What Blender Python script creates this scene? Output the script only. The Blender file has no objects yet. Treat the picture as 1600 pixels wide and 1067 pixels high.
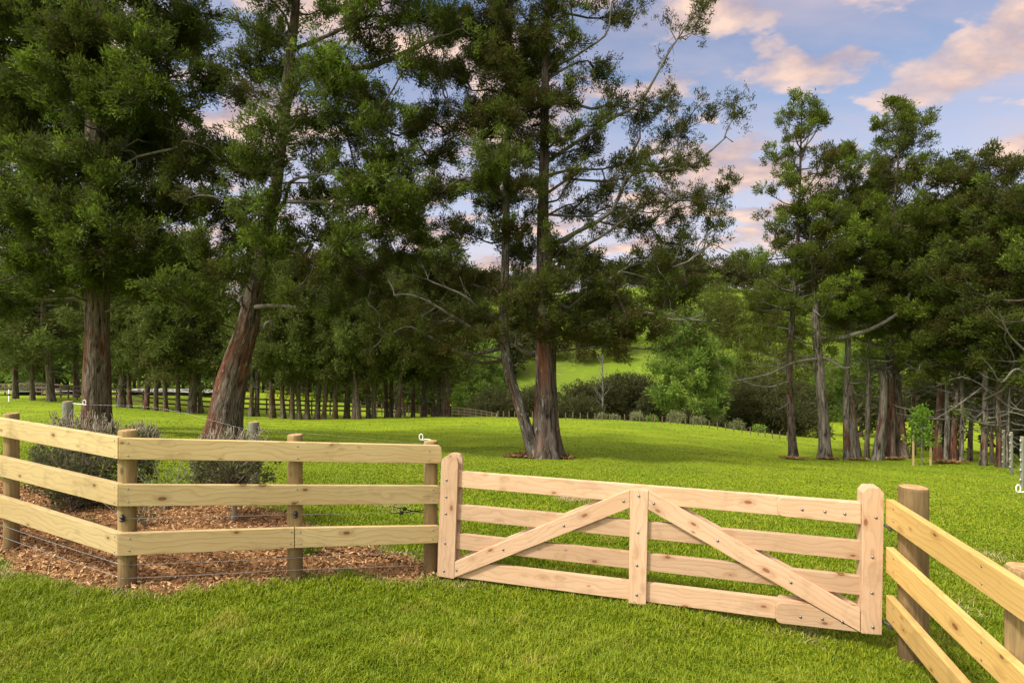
import bpy, bmesh, math, random
import numpy as np
from mathutils import Vector, Matrix

random.seed(7)
RNG = np.random.default_rng(7)
S = bpy.context.scene
C = S.collection
W0, H0, F, EYE = 1600.0, 1067.0, 889.0, 2.0
R = math.radians

# ------------------------------------------------------------------ layout
def P(px, py, Y):
    """a point seen at pixel (px,py) of the photograph at depth Y"""
    return np.array([(px-800.0)/F*Y, Y, EYE-(py-533.5)/F*Y])

def kcos(px):
    """round things look wider towards the sides of a wide-angle picture"""
    return math.cos(math.atan(abs(px-800)/F))
GC = [P(*a) for a in [
    (800,1067,3.1),(0,1067,3.0),(198,918,4.17),(17,860,5.0),(1412,1048,3.95),(1600,1080,3.3),
    (700,907,4.94),(1000,952,4.5),(1358,1002,4.1),(460,902,4.65),
    (440,800,6.3),(100,765,7.4),(800,800,7.0),(1100,830,6.4),(300,735,9.0),(560,735,9.6),
    (150,672,15),(350,692,13.5),(850,714,13),(1100,705,16.5),(1000,760,9.3),
    (700,651,40),(450,655,36),(200,639,38),(60,627,42),(-150,622,44),(600,653,38),
    (800,652,39),(900,655,38),(1000,658,36),(1100,665,34),(1200,684,30),(1330,698,26.5),(1440,702,25),
    (1240,718,19),(1320,716,19.5),(1400,716,19.5),(1480,722,17.5),(1560,728,16.2),(1700,745,14),
    (1600,775,10.5),(1600,850,6.7),(600,690,17.5),(1000,690,20),(560,672,24),(1100,684,24),
    (100,614,62),(400,614,66),(-300,610,60)]]
GC += [np.array(a, float) for a in [(0,0,.25),(0,-8,.35),(-12,0,.3),(12,0,-.5),(0,62,-7.6),(18,50,-6.6),(40,55,-7.5),(30,30,-4.2),(45,30,-5),
    (0,110,-10),(70,110,-10),(-90,110,-6.5),(-200,150,-7),(200,150,-10),(0,250,-10),(60,-40,-2),(-60,-40,.5),(-50,20,-1.0),(-70,55,-3.4),(300,300,-10),(-300,300,-8)]]
GC = np.array(GC)
def _phi(d2):
    return 0.5*d2*np.log(np.maximum(d2, 1e-9))
_n = len(GC)
_A = np.zeros((_n+3, _n+3)); _d2 = ((GC[:, None, :2]-GC[None, :, :2])**2).sum(-1)
_A[:_n, :_n] = _phi(_d2)+np.eye(_n)*0.6
_Pm = np.c_[np.ones(_n), GC[:, :2]]
_A[:_n, _n:] = _Pm; _A[_n:, :_n] = _Pm.T
_b = np.zeros(_n+3); _b[:_n] = GC[:, 2]
_w = np.linalg.solve(_A, _b)
def ground(x, y):
    x = np.atleast_1d(np.asarray(x, float)); y = np.atleast_1d(np.asarray(y, float))
    r = np.sqrt(x*x+y*y); k = np.where(r > 300, 300/np.maximum(r, 1e-6), 1.0)
    x = x*k; y = y*k
    out = np.zeros(len(x))
    for s in range(0, len(x), 20000):
        xs, ys = x[s:s+20000], y[s:s+20000]
        d2 = (xs[:, None]-GC[None, :, 0])**2+(ys[:, None]-GC[None, :, 1])**2
        out[s:s+20000] = _phi(d2)@_w[:_n]+_w[_n]+xs*_w[_n+1]+ys*_w[_n+2]
    return out
def gz(x, y): return float(ground(x, y)[0])
def hit(px, py, y0=2.2, y1=75):
    """where the ray of a pixel meets the ground"""
    ys = np.linspace(y0, y1, 1800)
    z = ground((px-800)/F*ys, ys); ray = EYE-(py-533.5)/F*ys
    i = np.argmax(ray <= z)
    if not (ray <= z).any(): i = np.argmin(ray-z)
    return np.array([(px-800)/F*ys[i], ys[i], z[i]])

# ------------------------------------------------------------------ objects
def tag(o, label=None, cat=None, group=None, kind=None):
    if label: o['label'] = label
    if cat: o['category'] = cat
    if group: o['group'] = group
    if kind: o['kind'] = kind
    return o
def thing(name, label, cat, loc, group=None):
    o = bpy.data.objects.new(name, None); C.objects.link(o)
    o.empty_display_size = 0.2
    o.location = [float(v) for v in loc]
    return tag(o, label, cat, group)
def raw_mesh(name, V, Q, mat, parent=None, origin=(0, 0, 0), attrs=None, smooth=True, T=None):
    """V (n,3) world coordinates, Q (m,4) quads, T (k,3) triangles -> one object"""
    V = np.asarray(V, np.float32)-np.asarray(origin, np.float32)
    Q = np.asarray(Q if Q is not None else np.zeros((0, 4)), np.int32).reshape(-1, 4)
    T = np.asarray(T if T is not None else np.zeros((0, 3)), np.int32).reshape(-1, 3)
    me = bpy.data.meshes.new(name)
    me.vertices.add(len(V)); me.vertices.foreach_set('co', V.ravel())
    nl = Q.size+T.size
    me.loops.add(nl); me.loops.foreach_set('vertex_index', np.r_[Q.ravel(), T.ravel()])
    me.polygons.add(len(Q)+len(T))
    st = np.r_[np.arange(len(Q))*4, Q.size+np.arange(len(T))*3].astype(np.int32)
    me.polygons.foreach_set('loop_start', st)
    me.polygons.foreach_set('use_smooth', np.full(len(st), bool(smooth)))
    me.update(calc_edges=True)
    for k, a in (attrs or {}).items():
        a = np.asarray(a, np.float32)
        if a.ndim == 1:
            at = me.attributes.new(k, 'FLOAT', 'POINT'); at.data.foreach_set('value', a)
        else:
            at = me.attributes.new(k, 'FLOAT_VECTOR', 'POINT'); at.data.foreach_set('vector', a.ravel())
    me.validate()
    me.materials.append(mat)
    o = bpy.data.objects.new(name, me); C.objects.link(o)
    if parent is not None: o.parent = parent
    else: o.location = [float(v) for v in origin]
    return o
def kids(o): return [c for c in bpy.data.objects if c.parent == o]
def copy_tree(o, parent=None):
    c = o.copy(); C.objects.link(c)
    if parent is not None: c.parent = parent
    for ch in kids(o): copy_tree(ch, c)
    return c

def frame(T):
    T = T/np.maximum(np.linalg.norm(T, axis=1, keepdims=True), 1e-9)
    m = T.mean(0); ref = np.eye(3)[np.argmin(np.abs(m))]
    N = np.cross(T, ref); N /= np.maximum(np.linalg.norm(N, axis=1, keepdims=True), 1e-9)
    return T, N, np.cross(T, N)
class Tubes:
    def __init__(s): s.V = []; s.Q = []; s.B = []; s.n = 0; s.D = []
    def add(s, pts, rad, sides=5, warp=None, dead=0.0, cap=False):
        pts = np.asarray(pts, float); rad = np.broadcast_to(np.asarray(rad, float), (len(pts),))
        k = len(pts)
        tan = np.gradient(pts, axis=0)
        T, N, B = frame(tan)
        th = np.linspace(0, 2*np.pi, sides, endpoint=False)
        rr = rad[:, None]*np.ones((1, sides))
        L = np.r_[0, np.cumsum(np.linalg.norm(np.diff(pts, axis=0), axis=1))]
        if warp is not None: rr = rr*warp(th[None, :], L[:, None])
        V = pts[:, None, :]+rr[..., None]*(np.cos(th)[None, :, None]*N[:, None, :]+np.sin(th)[None, :, None]*B[:, None, :])
        off = RNG.random()*50
        r0 = max(float(rad.mean()), .02)
        b = np.stack([r0*np.cos(th)[None, :]+0*L[:, None], r0*np.sin(th)[None, :]+0*L[:, None], (L[:, None]+off)+0*th[None, :]], -1)
        i = np.arange(k-1)[:, None]*sides+np.arange(sides)[None, :]
        j = np.arange(k-1)[:, None]*sides+((np.arange(sides)+1) % sides)[None, :]
        Q = np.stack([i, j, j+sides, i+sides], -1).reshape(-1, 4)+s.n
        s.V.append(V.reshape(-1, 3)); s.Q.append(Q); s.B.append(b.reshape(-1, 3)); s.D.append(np.full(k*sides, dead)); s.n += k*sides
        if cap:
            for e, o in ((0, 0), (k-1, (k-1)*sides)):
                s.V.append(pts[e:e+1]); s.B.append(b[e, :1]); s.D.append(np.array([dead])); c = s.n; s.n += 1
                base = c-k*sides if e == 0 else c-1-k*sides
                ring = base+o+np.arange(sides)
                s.Q.append(np.stack([ring, np.roll(ring, -1), np.full(sides, c), np.full(sides, c)], -1))
    def build(s, name, mat, parent=None, origin=(0, 0, 0), smooth=True):
        Q = np.concatenate(s.Q); tri = Q[:, 2] == Q[:, 3]
        return raw_mesh(name, np.concatenate(s.V), Q[~tri], mat, parent, origin, {'bark': np.concatenate(s.B), 'dead': np.concatenate(s.D)}, smooth, Q[tri][:, :3])
def spline(pts, n):
    """Catmull-Rom through rows of pts"""
    p = np.asarray(pts, float)
    p = np.vstack([2*p[0]-p[1], p, 2*p[-1]-p[-2]])
    m = len(p)-3; u = np.linspace(0, m-1e-6, n); i = u.astype(int); t = (u-i)[:, None]
    a, b, c, d = p[i], p[i+1], p[i+2], p[i+3]
    return .5*(2*b+(c-a)*t+(2*a-5*b+4*c-d)*t**2+(3*b-3*c+d-a)*t**3)

# ------------------------------------------------------------------ materials
def mat(name):
    m = bpy.data.materials.new(name); m.use_nodes = True
    nt = m.node_tree; nt.nodes.clear()
    out = nt.nodes.new('ShaderNodeOutputMaterial')
    return m, nt, out
class NT:
    def __init__(s, nt): s.nt = nt
    def n(s, t, **k):
        nd = s.nt.nodes.new(t)
        for a, v in k.items():
            if a[0] == '_': setattr(nd, a[1:], v)
            else:
                nm = a.replace('__', ' ')
                nd.inputs[int(nm[1:]) if nm[0] == 'i' and nm[1:].isdigit() else nm].default_value = v
        return nd
    def l(s, a, b): s.nt.links.new(a, b)
    def attr(s, name): return s.n('ShaderNodeAttribute', _attribute_name=name)
    def noise(s, vec, scale, detail=4, rough=.55, dist=0.0):
        nd = s.n('ShaderNodeTexNoise'); nd.inputs['Scale'].default_value = scale; nd.inputs['Detail'].default_value = detail
        nd.inputs['Roughness'].default_value = rough; nd.inputs['Distortion'].default_value = dist
        if vec is not None: s.l(vec, nd.inputs['Vector'])
        return nd.outputs['Fac']
    def scale(s, vec, sc, loc=(0, 0, 0)):
        nd = s.n('ShaderNodeMapping'); nd.inputs['Scale'].default_value = sc; nd.inputs['Location'].default_value = loc
        s.l(vec, nd.inputs['Vector']); return nd.outputs[0]
    def ramp(s, fac, stops, interp='LINEAR'):
        nd = s.n('ShaderNodeValToRGB'); cr = nd.color_ramp; cr.interpolation = interp
        while len(cr.elements) < len(stops): cr.elements.new(.5)
        for e, (p, c) in zip(cr.elements, stops):
            e.position = p; e.color = (c, c, c, 1) if isinstance(c, (int, float)) else (*c, 1)
        s.l(fac, nd.inputs[0]); return nd.outputs[0]
    def mix(s, fac, a, b, mode='MIX'):
        nd = s.n('ShaderNodeMix', _data_type='RGBA', _blend_type=mode)
        for sock, v in ((nd.inputs[0], fac), (nd.inputs[6], a), (nd.inputs[7], b)):
            if hasattr(v, 'links'): s.l(v, sock)
            elif isinstance(v, (int, float)): sock.default_value = v if sock == nd.inputs[0] else (v, v, v, 1)
            else: sock.default_value = (*v, 1)
        return nd.outputs[2]
    def math(s, op, a, b=None, clamp=False):
        nd = s.n('ShaderNodeMath', _operation=op, _use_clamp=clamp)
        for sock, v in ((nd.inputs[0], a), (nd.inputs[1], b)):
            if v is None: continue
            if hasattr(v, 'links'): s.l(v, sock)
            else: sock.default_value = v
        return nd.outputs[0]
    def principled(s, col, rough=.7, spec=.3, bump=None, bstr=.3, bdist=.01, out=None, metal=0.0):
        b = s.n('ShaderNodeBsdfPrincipled')
        if hasattr(col, 'links'): s.l(col, b.inputs['Base Color'])
        else: b.inputs['Base Color'].default_value = (*col, 1)
        if hasattr(rough, 'links'): s.l(rough, b.inputs['Roughness'])
        else: b.inputs['Roughness'].default_value = rough
        b.inputs['Specular IOR Level'].default_value = spec; b.inputs['Metallic'].default_value = metal
        if bump is not None:
            bn = s.n('ShaderNodeBump'); bn.inputs['Strength'].default_value = bstr; bn.inputs['Distance'].default_value = bdist
            s.l(bump, bn.inputs['Height']); s.l(bn.outputs[0], b.inputs['Normal'])
        if out: s.l(b.outputs[0], out.inputs[0])
        return b

def mat_plain(name, col, rough=.5, metal=0.0, spec=.4):
    m, nt, out = mat(name); N = NT(nt)
    tc = N.n('ShaderNodeTexCoord')
    n = N.noise(tc.outputs['Object'], 40, 3)
    c = N.mix(n, tuple(v*.8 for v in col), tuple(min(1, v*1.12) for v in col))
    N.principled(c, rough, spec, out=out, metal=metal); return m

def mat_timber(name, pale, mid, dark, knot, gray=0.0, red=0.0):
    """sawn pine: grain, growth rings and knots in each board's own axes (attribute grain)"""
    m, nt, out = mat(name); N = NT(nt)
    g = N.attr('grain').outputs['Vector']
    warp = N.noise(N.scale(g, (2.2, 6, 6)), 1.0, 2)
    # knots pull the grain round themselves
    vor = N.n('ShaderNodeTexVoronoi', _feature='F1'); vor.inputs['Scale'].default_value = 1.0
    vor.inputs['Randomness'].default_value = 1.0
    N.l(N.scale(g, (4.6, 9.5, .02)), vor.inputs['Vector'])
    kd = vor.outputs['Distance']
    kr = N.n('ShaderNodeSeparateColor'); N.l(vor.outputs['Color'], kr.inputs[0])
    has = N.math('GREATER_THAN', kr.outputs[0], .22)
    size = N.math('MULTIPLY', kr.outputs[1], .12)
    size = N.math('ADD', size, .045)
    core = N.math('SUBTRACT', 1.0, N.math('DIVIDE', kd, size), True)
    core = N.math('MULTIPLY', core, has)
    halo = N.math('SUBTRACT', 1.0, N.math('DIVIDE', kd, N.math('MULTIPLY', size, 2.6)), True)
    halo = N.math('MULTIPLY', halo, has)
    sp = N.n('ShaderNodeSeparateXYZ'); N.l(g, sp.inputs[0])
    ring = N.math('ADD', N.math('MULTIPLY', sp.outputs[1], 24.0), N.math('MULTIPLY', warp, 5.0))
    ring = N.math('ADD', ring, N.math('MULTIPLY', halo, 1.3))
    ring = N.math('ADD', ring, N.math('MULTIPLY', sp.outputs[2], 9.0))
    fr = N.math('FRACT', ring)
    late = N.ramp(fr, [(0, .1), (.55, .25), (.9, 1), (1, .1)])
    fib = N.noise(N.scale(g, (5, 220, 220)), 1.0, 3)
    blot = N.noise(N.scale(g, (1.3, 5, 5)), 1.0, 3)
    c = N.mix(N.ramp(blot, [(.3, 0), (.7, 1)]), pale, mid)
    c = N.mix(N.math('MULTIPLY', late, .5), c, dark)
    c = N.mix(N.math('MULTIPLY', N.ramp(fib, [(.35, 0), (.7, 1)]), .22), c, dark)
    c = N.mix(N.math('MULTIPLY', halo, .75), c, tuple(.5*(a+b) for a, b in zip(dark, knot)))
    c = N.mix(N.ramp(core, [(0, 0), (.25, .9), (1, .7)]), c, knot)
    stain = N.noise(N.scale(g, (2.5, 2.5, 2.5)), 1.7, 5, .65)
    c = N.mix(N.ramp(stain, [(.56, 0), (.76, .6+gray)]), c, tuple(v*.55 for v in mid))
    c = N.mix(1.0, c, N.ramp(N.attr('tone').outputs['Fac'], [(0, (.80, .78, .74)), (.5, (.97, .96, .95)), (1, (1.10, 1.08, 1.04))]), 'MULTIPLY')
    pit = N.noise(N.scale(g, (9, 60, 60)), 1.0, 4, .7)
    c = N.mix(N.ramp(pit, [(.66, 0), (.74, .55)]), c, knot)
    h = N.mix(.5, fib, late)
    N.principled(c, .68, .25, h, .25, .004, out)
    return m

def mat_post(name, pale, dark, base, green=0.0):
    m, nt, out = mat(name); N = NT(nt)
    g = N.attr('bark').outputs['Vector']
    oc = N.n('ShaderNodeTexCoord').outputs['Object']
    fib = N.noise(N.scale(g, (60, 60, 3.5)), 1.0, 4, .6)
    blot = N.noise(N.scale(g, (7, 7, 2.2)), 1.0, 4, .6)
    c = N.mix(N.ramp(blot, [(.35, 0), (.68, 1)]), pale, dark)
    c = N.mix(N.math('MULTIPLY', N.ramp(fib, [(.4, 0), (.72, 1)]), .6), c, tuple(v*.45 for v in dark))
    vor = N.n('ShaderNodeTexVoronoi', _feature='F1'); vor.inputs['Scale'].default_value = 1.0
    N.l(N.scale(g, (9, 9, 4.2)), vor.inputs['Vector'])
    k = N.ramp(vor.outputs['Distance'], [(.06, 1), (.17, 0)])
    c = N.mix(N.math('MULTIPLY', k, .8), c, tuple(v*.3 for v in dark))
    # soil and damp at the foot of the post
    sp = N.n('ShaderNodeSeparateXYZ'); N.l(oc, sp.inputs[0])
    w = N.math('ADD', sp.outputs[2], N.math('MULTIPLY', blot, .3))
    c = N.mix(N.ramp(w, [(.18, .7), (.42, 0)]), c, base)
    N.principled(c, .8, .2, fib, .5, .006, out)
    return m

def mat_bark(name, red=.5, lichen=.4, base=(.11, .085, .066)):
    m, nt, out = mat(name); N = NT(nt)
    g = N.attr('bark').outputs['Vector']; dead = N.attr('dead').outputs['Fac']
    pos = N.n('ShaderNodeNewGeometry').outputs['Position']
    fib = N.noise(N.scale(g, (24, 24, 2.4)), 1.0, 6, .66, .7)
    fine = N.noise(N.scale(g, (85, 85, 7)), 1.0, 3, .6)
    big = N.noise(N.scale(g, (5, 5, .55)), 1.0, 3, .55)
    lich = N.noise(N.scale(g, (17, 17, 3.2)), 1.0, 8, .78)
    c = N.ramp(fib, [(.36, tuple(v*.16 for v in base)), (.47, base), (.66, tuple(v*2.2 for v in base))])
    oz = N.n('ShaderNodeSeparateXYZ'); N.l(N.n('ShaderNodeTexCoord').outputs['Object'], oz.inputs[0])
    low = N.ramp(N.math('DIVIDE', oz.outputs[2], 8.0), [(.28, 1), (.48, .12)])
    c = N.mix(N.math('MULTIPLY', low, N.ramp(big, [(.60-.25*red, 0), (.72-.2*red, .85)])), c, N.ramp(fib, [(.3, (.035, .012, .007)), (.55, (.13, .045, .022)), (.75, (.24, .095, .05))]))
    lm = N.math('MULTIPLY', N.ramp(lich, [(.62-.13*lichen, 0), (.72-.12*lichen, 1)]), .85)
    c = N.mix(lm, c, N.mix(fine, (.20, .21, .17), (.42, .43, .37)))
    grey = N.mix(N.noise(pos, 9, 4), (.07, .065, .055), (.26, .25, .215))
    c = N.mix(dead, c, grey)
    h = N.mix(.3, fib, fine)
    N.principled(c, .9, .10, h, 1.0, .06, out)
    return m

def mat_leaf(name, dark, mid, bright, brown, trans=.3):
    """leaf colour: attribute tint (0 old foliage .. 1 new growth; lowered inside crowns to paint in shade), leaf-to-leaf jitter in attribute jit"""
    m, nt, out = mat(name); N = NT(nt)
    t = N.attr('tint').outputs['Fac']; j = N.attr('jit').outputs['Fac']
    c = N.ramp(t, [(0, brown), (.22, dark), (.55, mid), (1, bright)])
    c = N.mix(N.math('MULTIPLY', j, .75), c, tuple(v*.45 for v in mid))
    d = N.principled(c, .6, .12)
    tr = N.n('ShaderNodeBsdfTranslucent')
    N.l(N.mix(.5, c, bright, 'MIX'), tr.inputs[0])
    mx = N.n('ShaderNodeMixShader'); mx.inputs[0].default_value = trans
    N.l(d.outputs[0], mx.inputs[1]); N.l(tr.outputs[0], mx.inputs[2]); N.l(mx.outputs[0], out.inputs[0])
    return m

def mat_grass():
    m, nt, out = mat('grass'); N = NT(nt)
    pos = N.n('ShaderNodeNewGeometry').outputs['Position']
    j = N.attr('jit').outputs['Fac']; h = N.attr('tint').outputs['Fac']
    big = N.noise(N.scale(pos, (1, 1, 0)), .55, 4, .6)
    c = N.ramp(j, [(0, (.06, .105, .006)), (.35, (.19, .27, .010)), (.75, (.33, .38, .018)), (.93, (.40, .39, .04)), (1, (.50, .42, .15))])
    c = N.mix(N.ramp(big, [(.40, .5), (.60, 0)]), c, (.13, .20, .008))
    med = N.noise(N.scale(pos, (1, 1, 0)), 2.3, 3, .6)
    c = N.mix(N.ramp(med, [(.56, 0), (.72, .65)]), c, (.36, .33, .06))
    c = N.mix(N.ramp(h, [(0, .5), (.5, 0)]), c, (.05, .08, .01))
    d = N.principled(c, .5, .25)
    tr = N.n('ShaderNodeBsdfTranslucent'); N.l(c, tr.inputs[0])
    mx = N.n('ShaderNodeMixShader'); mx.inputs[0].default_value = .35
    N.l(d.outputs[0], mx.inputs[1]); N.l(tr.outputs[0], mx.inputs[2]); N.l(mx.outputs[0], out.inputs[0])
    return m
def mat_field(name, hill=False):
    m, nt, out = mat(name); N = NT(nt)
    pos = N.n('ShaderNodeNewGeometry').outputs['Position']
    p2 = N.scale(pos, (1, 1, 0))
    big = N.noise(p2, .06 if hill else .22, 5, .6)
    med = N.noise(p2, .4 if hill else 1.9, 4, .6)
    fine = N.noise(pos, 3 if hill else 38, 3, .7)
    c = N.ramp(fine, [(.25, (.06, .095, .012)), (.5, (.10, .14, .018)), (.75, (.15, .175, .032))] if hill else [(.25, (.10, .15, .006)), (.5, (.20, .27, .010)), (.75, (.30, .34, .016))])
    c = N.mix(N.ramp(big, [(.38, .75), (.6, 0)]), c, (.125, .195, .010))
    c = N.mix(N.ramp(med, [(.58, 0), (.75, .65)]), c, (.33, .32, .045))
    N.principled(c, .9, .1, fine, .6, .05, out)
    return m
def mat_chips(name, a, b, c3):
    m, nt, out = mat(name); N = NT(nt)
    pos = N.n('ShaderNodeNewGeometry').outputs['Position']
    v = N.n('ShaderNodeTexVoronoi', _feature='F1'); v.inputs['Scale'].default_value = 26
    N.l(N.scale(pos, (1, 1.6, 1)), v.inputs['Vector'])
    n = N.noise(pos, 14, 5, .7)
    c = N.ramp(N.mix(.5, v.outputs['Color'], n), [(.25, a), (.5, b), (.75, c3)])
    N.principled(c, .95, .1, n, .8, .04, out); return m
def mat_jit(name, stops, rough=.85):
    m, nt, out = mat(name); N = NT(nt)
    N.principled(N.ramp(N.attr('jit').outputs['Fac'], stops), rough, .15, out=out); return m

M_RAIL = mat_timber('rail_pine', (.55, .44, .235), (.47, .355, .175), (.33, .225, .095), (.13, .055, .02), .1)
M_GATE = mat_timber('gate_fir', (.60, .43, .30), (.53, .355, .225), (.39, .24, .135), (.21, .08, .035))
M_RAIL2 = mat_timber('rail_pine_warm', (.60, .42, .165), (.52, .345, .115), (.38, .22, .06), (.15, .055, .02), .1)
M_POST = mat_post('post_pine', (.36, .26, .12), (.24, .165, .075), (.10, .06, .03))
M_POST2 = mat_post('post_pine_dark', (.24, .16, .075), (.15, .10, .045), (.06, .04, .02))
M_POSTG = mat_post('post_grey', (.25, .26, .20), (.17, .18, .135), (.10, .11, .07))
M_TOP = mat_chips('post_end_grain', (.30, .19, .09), (.42, .27, .13), (.52, .36, .18))
M_STEEL = mat_plain('galvanised_steel', (.27, .28, .30), .42, .9)
M_DSTEEL = mat_plain('dark_steel', (.16, .16, .17), .45, .8)
M_BLACK = mat_plain('black_plastic', (.012, .012, .014), .4)
M_WHITE = mat_plain('white_plastic', (.8, .8, .78), .4)
M_INS = mat_plain('weathered_white_plastic', (.55, .55, .52), .5)
M_WIRE = mat_plain('fence_wire', (.42, .42, .42), .4, .8)
M_BARK1 = mat_bark('cedar_bark_brown', .45, .25, (.10, .080, .062))
M_BARK2 = mat_bark('cedar_bark_lichen', .62, .55, (.085, .068, .055))
M_BARK3 = mat_bark('cedar_bark_red', .6, .35, (.062, .050, .042))
M_BARK4 = mat_bark('cedar_bark_pale', .15, .35, (.125, .110, .090))
M_BARKS = mat_bark('cedar_bark_grey_stem', .05, .6, (.065, .058, .050))
M_BARKF = mat_bark('cedar_bark_far', .3, .3, (.09, .075, .058))
M_LEAF1 = mat_leaf('cedar_leaf', (.022, .028, .006), (.064, .088, .012), (.22, .33, .034), (.060, .038, .011))
M_LEAF3 = mat_leaf('cedar_leaf_olive', (.034, .038, .009), (.072, .088, .015), (.16, .24, .028), (.085, .054, .016))
M_LEAF2 = mat_leaf('cedar_leaf_mid', (.029, .036, .008), (.074, .100, .014), (.21, .32, .032), (.072, .046, .013))
M_LEAFR = mat_leaf('cedar_leaf_right', (.040, .045, .009), (.094, .118, .016), (.22, .34, .034), (.095, .064, .018))
M_LEAFF = mat_leaf('cedar_leaf_far', (.070, .085, .020), (.12, .155, .032), (.19, .27, .05), (.12, .095, .034))
M_WILLOW = mat_leaf('willow_leaf', (.08, .13, .022), (.14, .22, .035), (.22, .33, .05), (.11, .11, .03))
M_SCRUB = mat_leaf('scrub_leaf', (.040, .048, .016), (.075, .080, .028), (.11, .14, .04), (.10, .075, .034))
M_BROAD = mat_leaf('broad_leaf', (.10, .20, .02), (.16, .30, .03), (.26, .42, .05), (.12, .2, .03), .4)
M_SHRUB = mat_leaf('hedge_leaf', (.075, .085, .036), (.14, .165, .065), (.26, .28, .13), (.14, .12, .065))
M_TWIG = mat_plain('twig_grey_brown', (.23, .19, .14), .9)
M_GRASS = mat_grass(); M_FIELD = mat_field('pasture'); M_HILL = mat_field('hill_pasture', True)
M_MULCH = mat_chips('bark_mulch', (.075, .036, .016), (.26, .135, .058), (.40, .235, .115))
M_LITTER = mat_chips('needle_litter', (.03, .014, .008), (.10, .045, .022), (.17, .085, .04))
M_CHIP = mat_jit('wood_chip', [(0, (.07, .032, .014)), (.35, (.25, .122, .05)), (.8, (.45, .26, .12)), (1, (.62, .43, .25))])
M_STRAW = mat_jit('dry_needles', [(0, (.12, .06, .025)), (.6, (.26, .15, .06)), (1, (.38, .26, .12))])
M_ROAD = mat_chips('pale_gravel', (.20, .20, .195), (.28, .28, .27), (.36, .36, .35))
M_FBROWN = mat_plain('dark_fence_timber', (.085, .055, .035), .85)
M_FPALE = mat_plain('weathered_fence_timber', (.30, .23, .14), .85)

# ------------------------------------------------------------------ ground
def axis(lo, hi, n, k):
    t = np.linspace(-1, 1, n); s = np.sinh(k*t)/np.sinh(k)
    return np.where(s < 0, -s*lo, s*hi)
gx = axis(-1500, 1500, 241, 8.0); gy = np.r_[-np.geomspace(400, .3, 24), np.linspace(0, 20, 90), np.geomspace(20.3, 2500, 110)]
XX, YY = np.meshgrid(gx, gy); ZZ = ground(XX.ravel(), YY.ravel())
def bumps(x, y): return .018*np.sin(x*2.1+1.3*np.sin(y*1.3))+.015*np.sin(y*2.7+x*.8)
def gz2(x, y): return ground(x, y)+bumps(np.asarray(x), np.asarray(y))
ZZ = ZZ+bumps(XX.ravel(), YY.ravel())
nx, ny = len(gx), len(gy)
i = (np.arange(ny-1)[:, None]*nx+np.arange(nx-1)[None, :]).ravel()
tag(raw_mesh('ground', np.c_[XX.ravel(), YY.ravel(), ZZ], np.stack([i, i+1, i+1+nx, i+nx], -1), M_FIELD), 'green mown pasture sloping away behind the gate', 'pasture', kind='structure')
def hillz(x, y):
    t = np.clip((y-78+.12*x)/185, 0, 1); s = t*t*(3-2*t)
    return -11.5+32*s*(1+.12*np.sin(x*.017+.6))+1.6*np.sin(x*.045+y*.02)*s-14*np.clip((y-330)/400, 0, 1)
hx = np.linspace(-420, 420, 121); hy = np.r_[np.linspace(72, 340, 70), np.linspace(350, 760, 20)]
HX, HY = np.meshgrid(hx, hy); HZ = hillz(HX.ravel(), HY.ravel())
i = (np.arange(len(hy)-1)[:, None]*len(hx)+np.arange(len(hx)-1)[None, :]).ravel()
tag(raw_mesh('hill', np.c_[HX.ravel(), HY.ravel(), HZ], np.stack([i, i+1, i+1+len(hx), i+len(hx)], -1), M_HILL), 'bright green grassy hillside beyond the valley', 'hill', kind='structure')

def sheet(name, poly_px, material, label, lift=.006, z_of=None, n=70, world=False, wob=.05):
    """a patch lying on the ground inside an outline (photograph pixels, or metres when world)"""
    w = np.array([(a[0], a[1]) if world else hit(*a)[:2] for a in poly_px])
    w = spline(np.vstack([w, w[:1]]), 90)[:-1]
    w = w+RNG.normal(0, wob, w.shape)
    cen = w.mean(0)
    rings = [cen+(w-cen)*s for s in np.linspace(.02, 1, 26)]
    V = np.vstack(rings); z = gz2(V[:, 0], V[:, 1])
    m = len(w); fade = np.repeat(np.linspace(1, 0, 26), m)
    z = z+lift+(fade > .02)*(z_of or 0)*np.sqrt(fade)
    ii = np.arange(25)[:, None]*m+np.arange(m)[None, :]; jj = np.arange(25)[:, None]*m+((np.arange(m)+1) % m)[None, :]
    o = raw_mesh(name, np.c_[V, z], np.stack([ii, jj, jj+m, ii+m], -1).reshape(-1, 4), material)
    tag(o, label, 'ground cover', kind='structure')
    return w
def inside(x, y, poly):
    r = np.zeros(len(x), bool); n = len(poly); j = n-1
    for k in range(n):
        xi, yi = poly[k]; xj, yj = poly[j]
        c = ((yi > y) != (yj > y)) & (x < (xj-xi)*(y-yi)/(yj-yi+1e-12)+xi)
        r ^= c; j = k
    return r
MULCH = sheet('mulch_bed', [(-160, 790), (0, 868), (60, 900), (150, 918), (240, 932), (340, 925), (450, 908), (540, 896), (620, 905), (690, 905), (668, 885), (600, 862), (520, 848), (440, 808), (300, 790), (120, 776), (-60, 745)], M_MULCH, 'orange brown bark mulch bed under the left fence', .012, .03)
b3 = P(850, 714, 13)
LIT3 = sheet('needle_litter', [(b3[0]-.95, b3[1]-.1), (b3[0]-.3, b3[1]-.55), (b3[0]+.4, b3[1]-.5), (b3[0]+.65, b3[1]-.2), (b3[0]+.4, b3[1]+.5), (b3[0]-.5, b3[1]+.7)], M_LITTER, 'dark red brown needle litter round the twin trunk', .02, .03, world=True)
def mound(px, py, rx, ry, label):
    c = hit(px, py, 10, 24); th = np.linspace(0, 2*np.pi, 25)[:-1]
    return np.array([(c[0]+.6*rx*math.cos(a)*RNG.uniform(.4, 1.3), c[1]+ry*math.sin(a)*RNG.uniform(.5, 1.2)) for a in th])
MD = []
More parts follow.
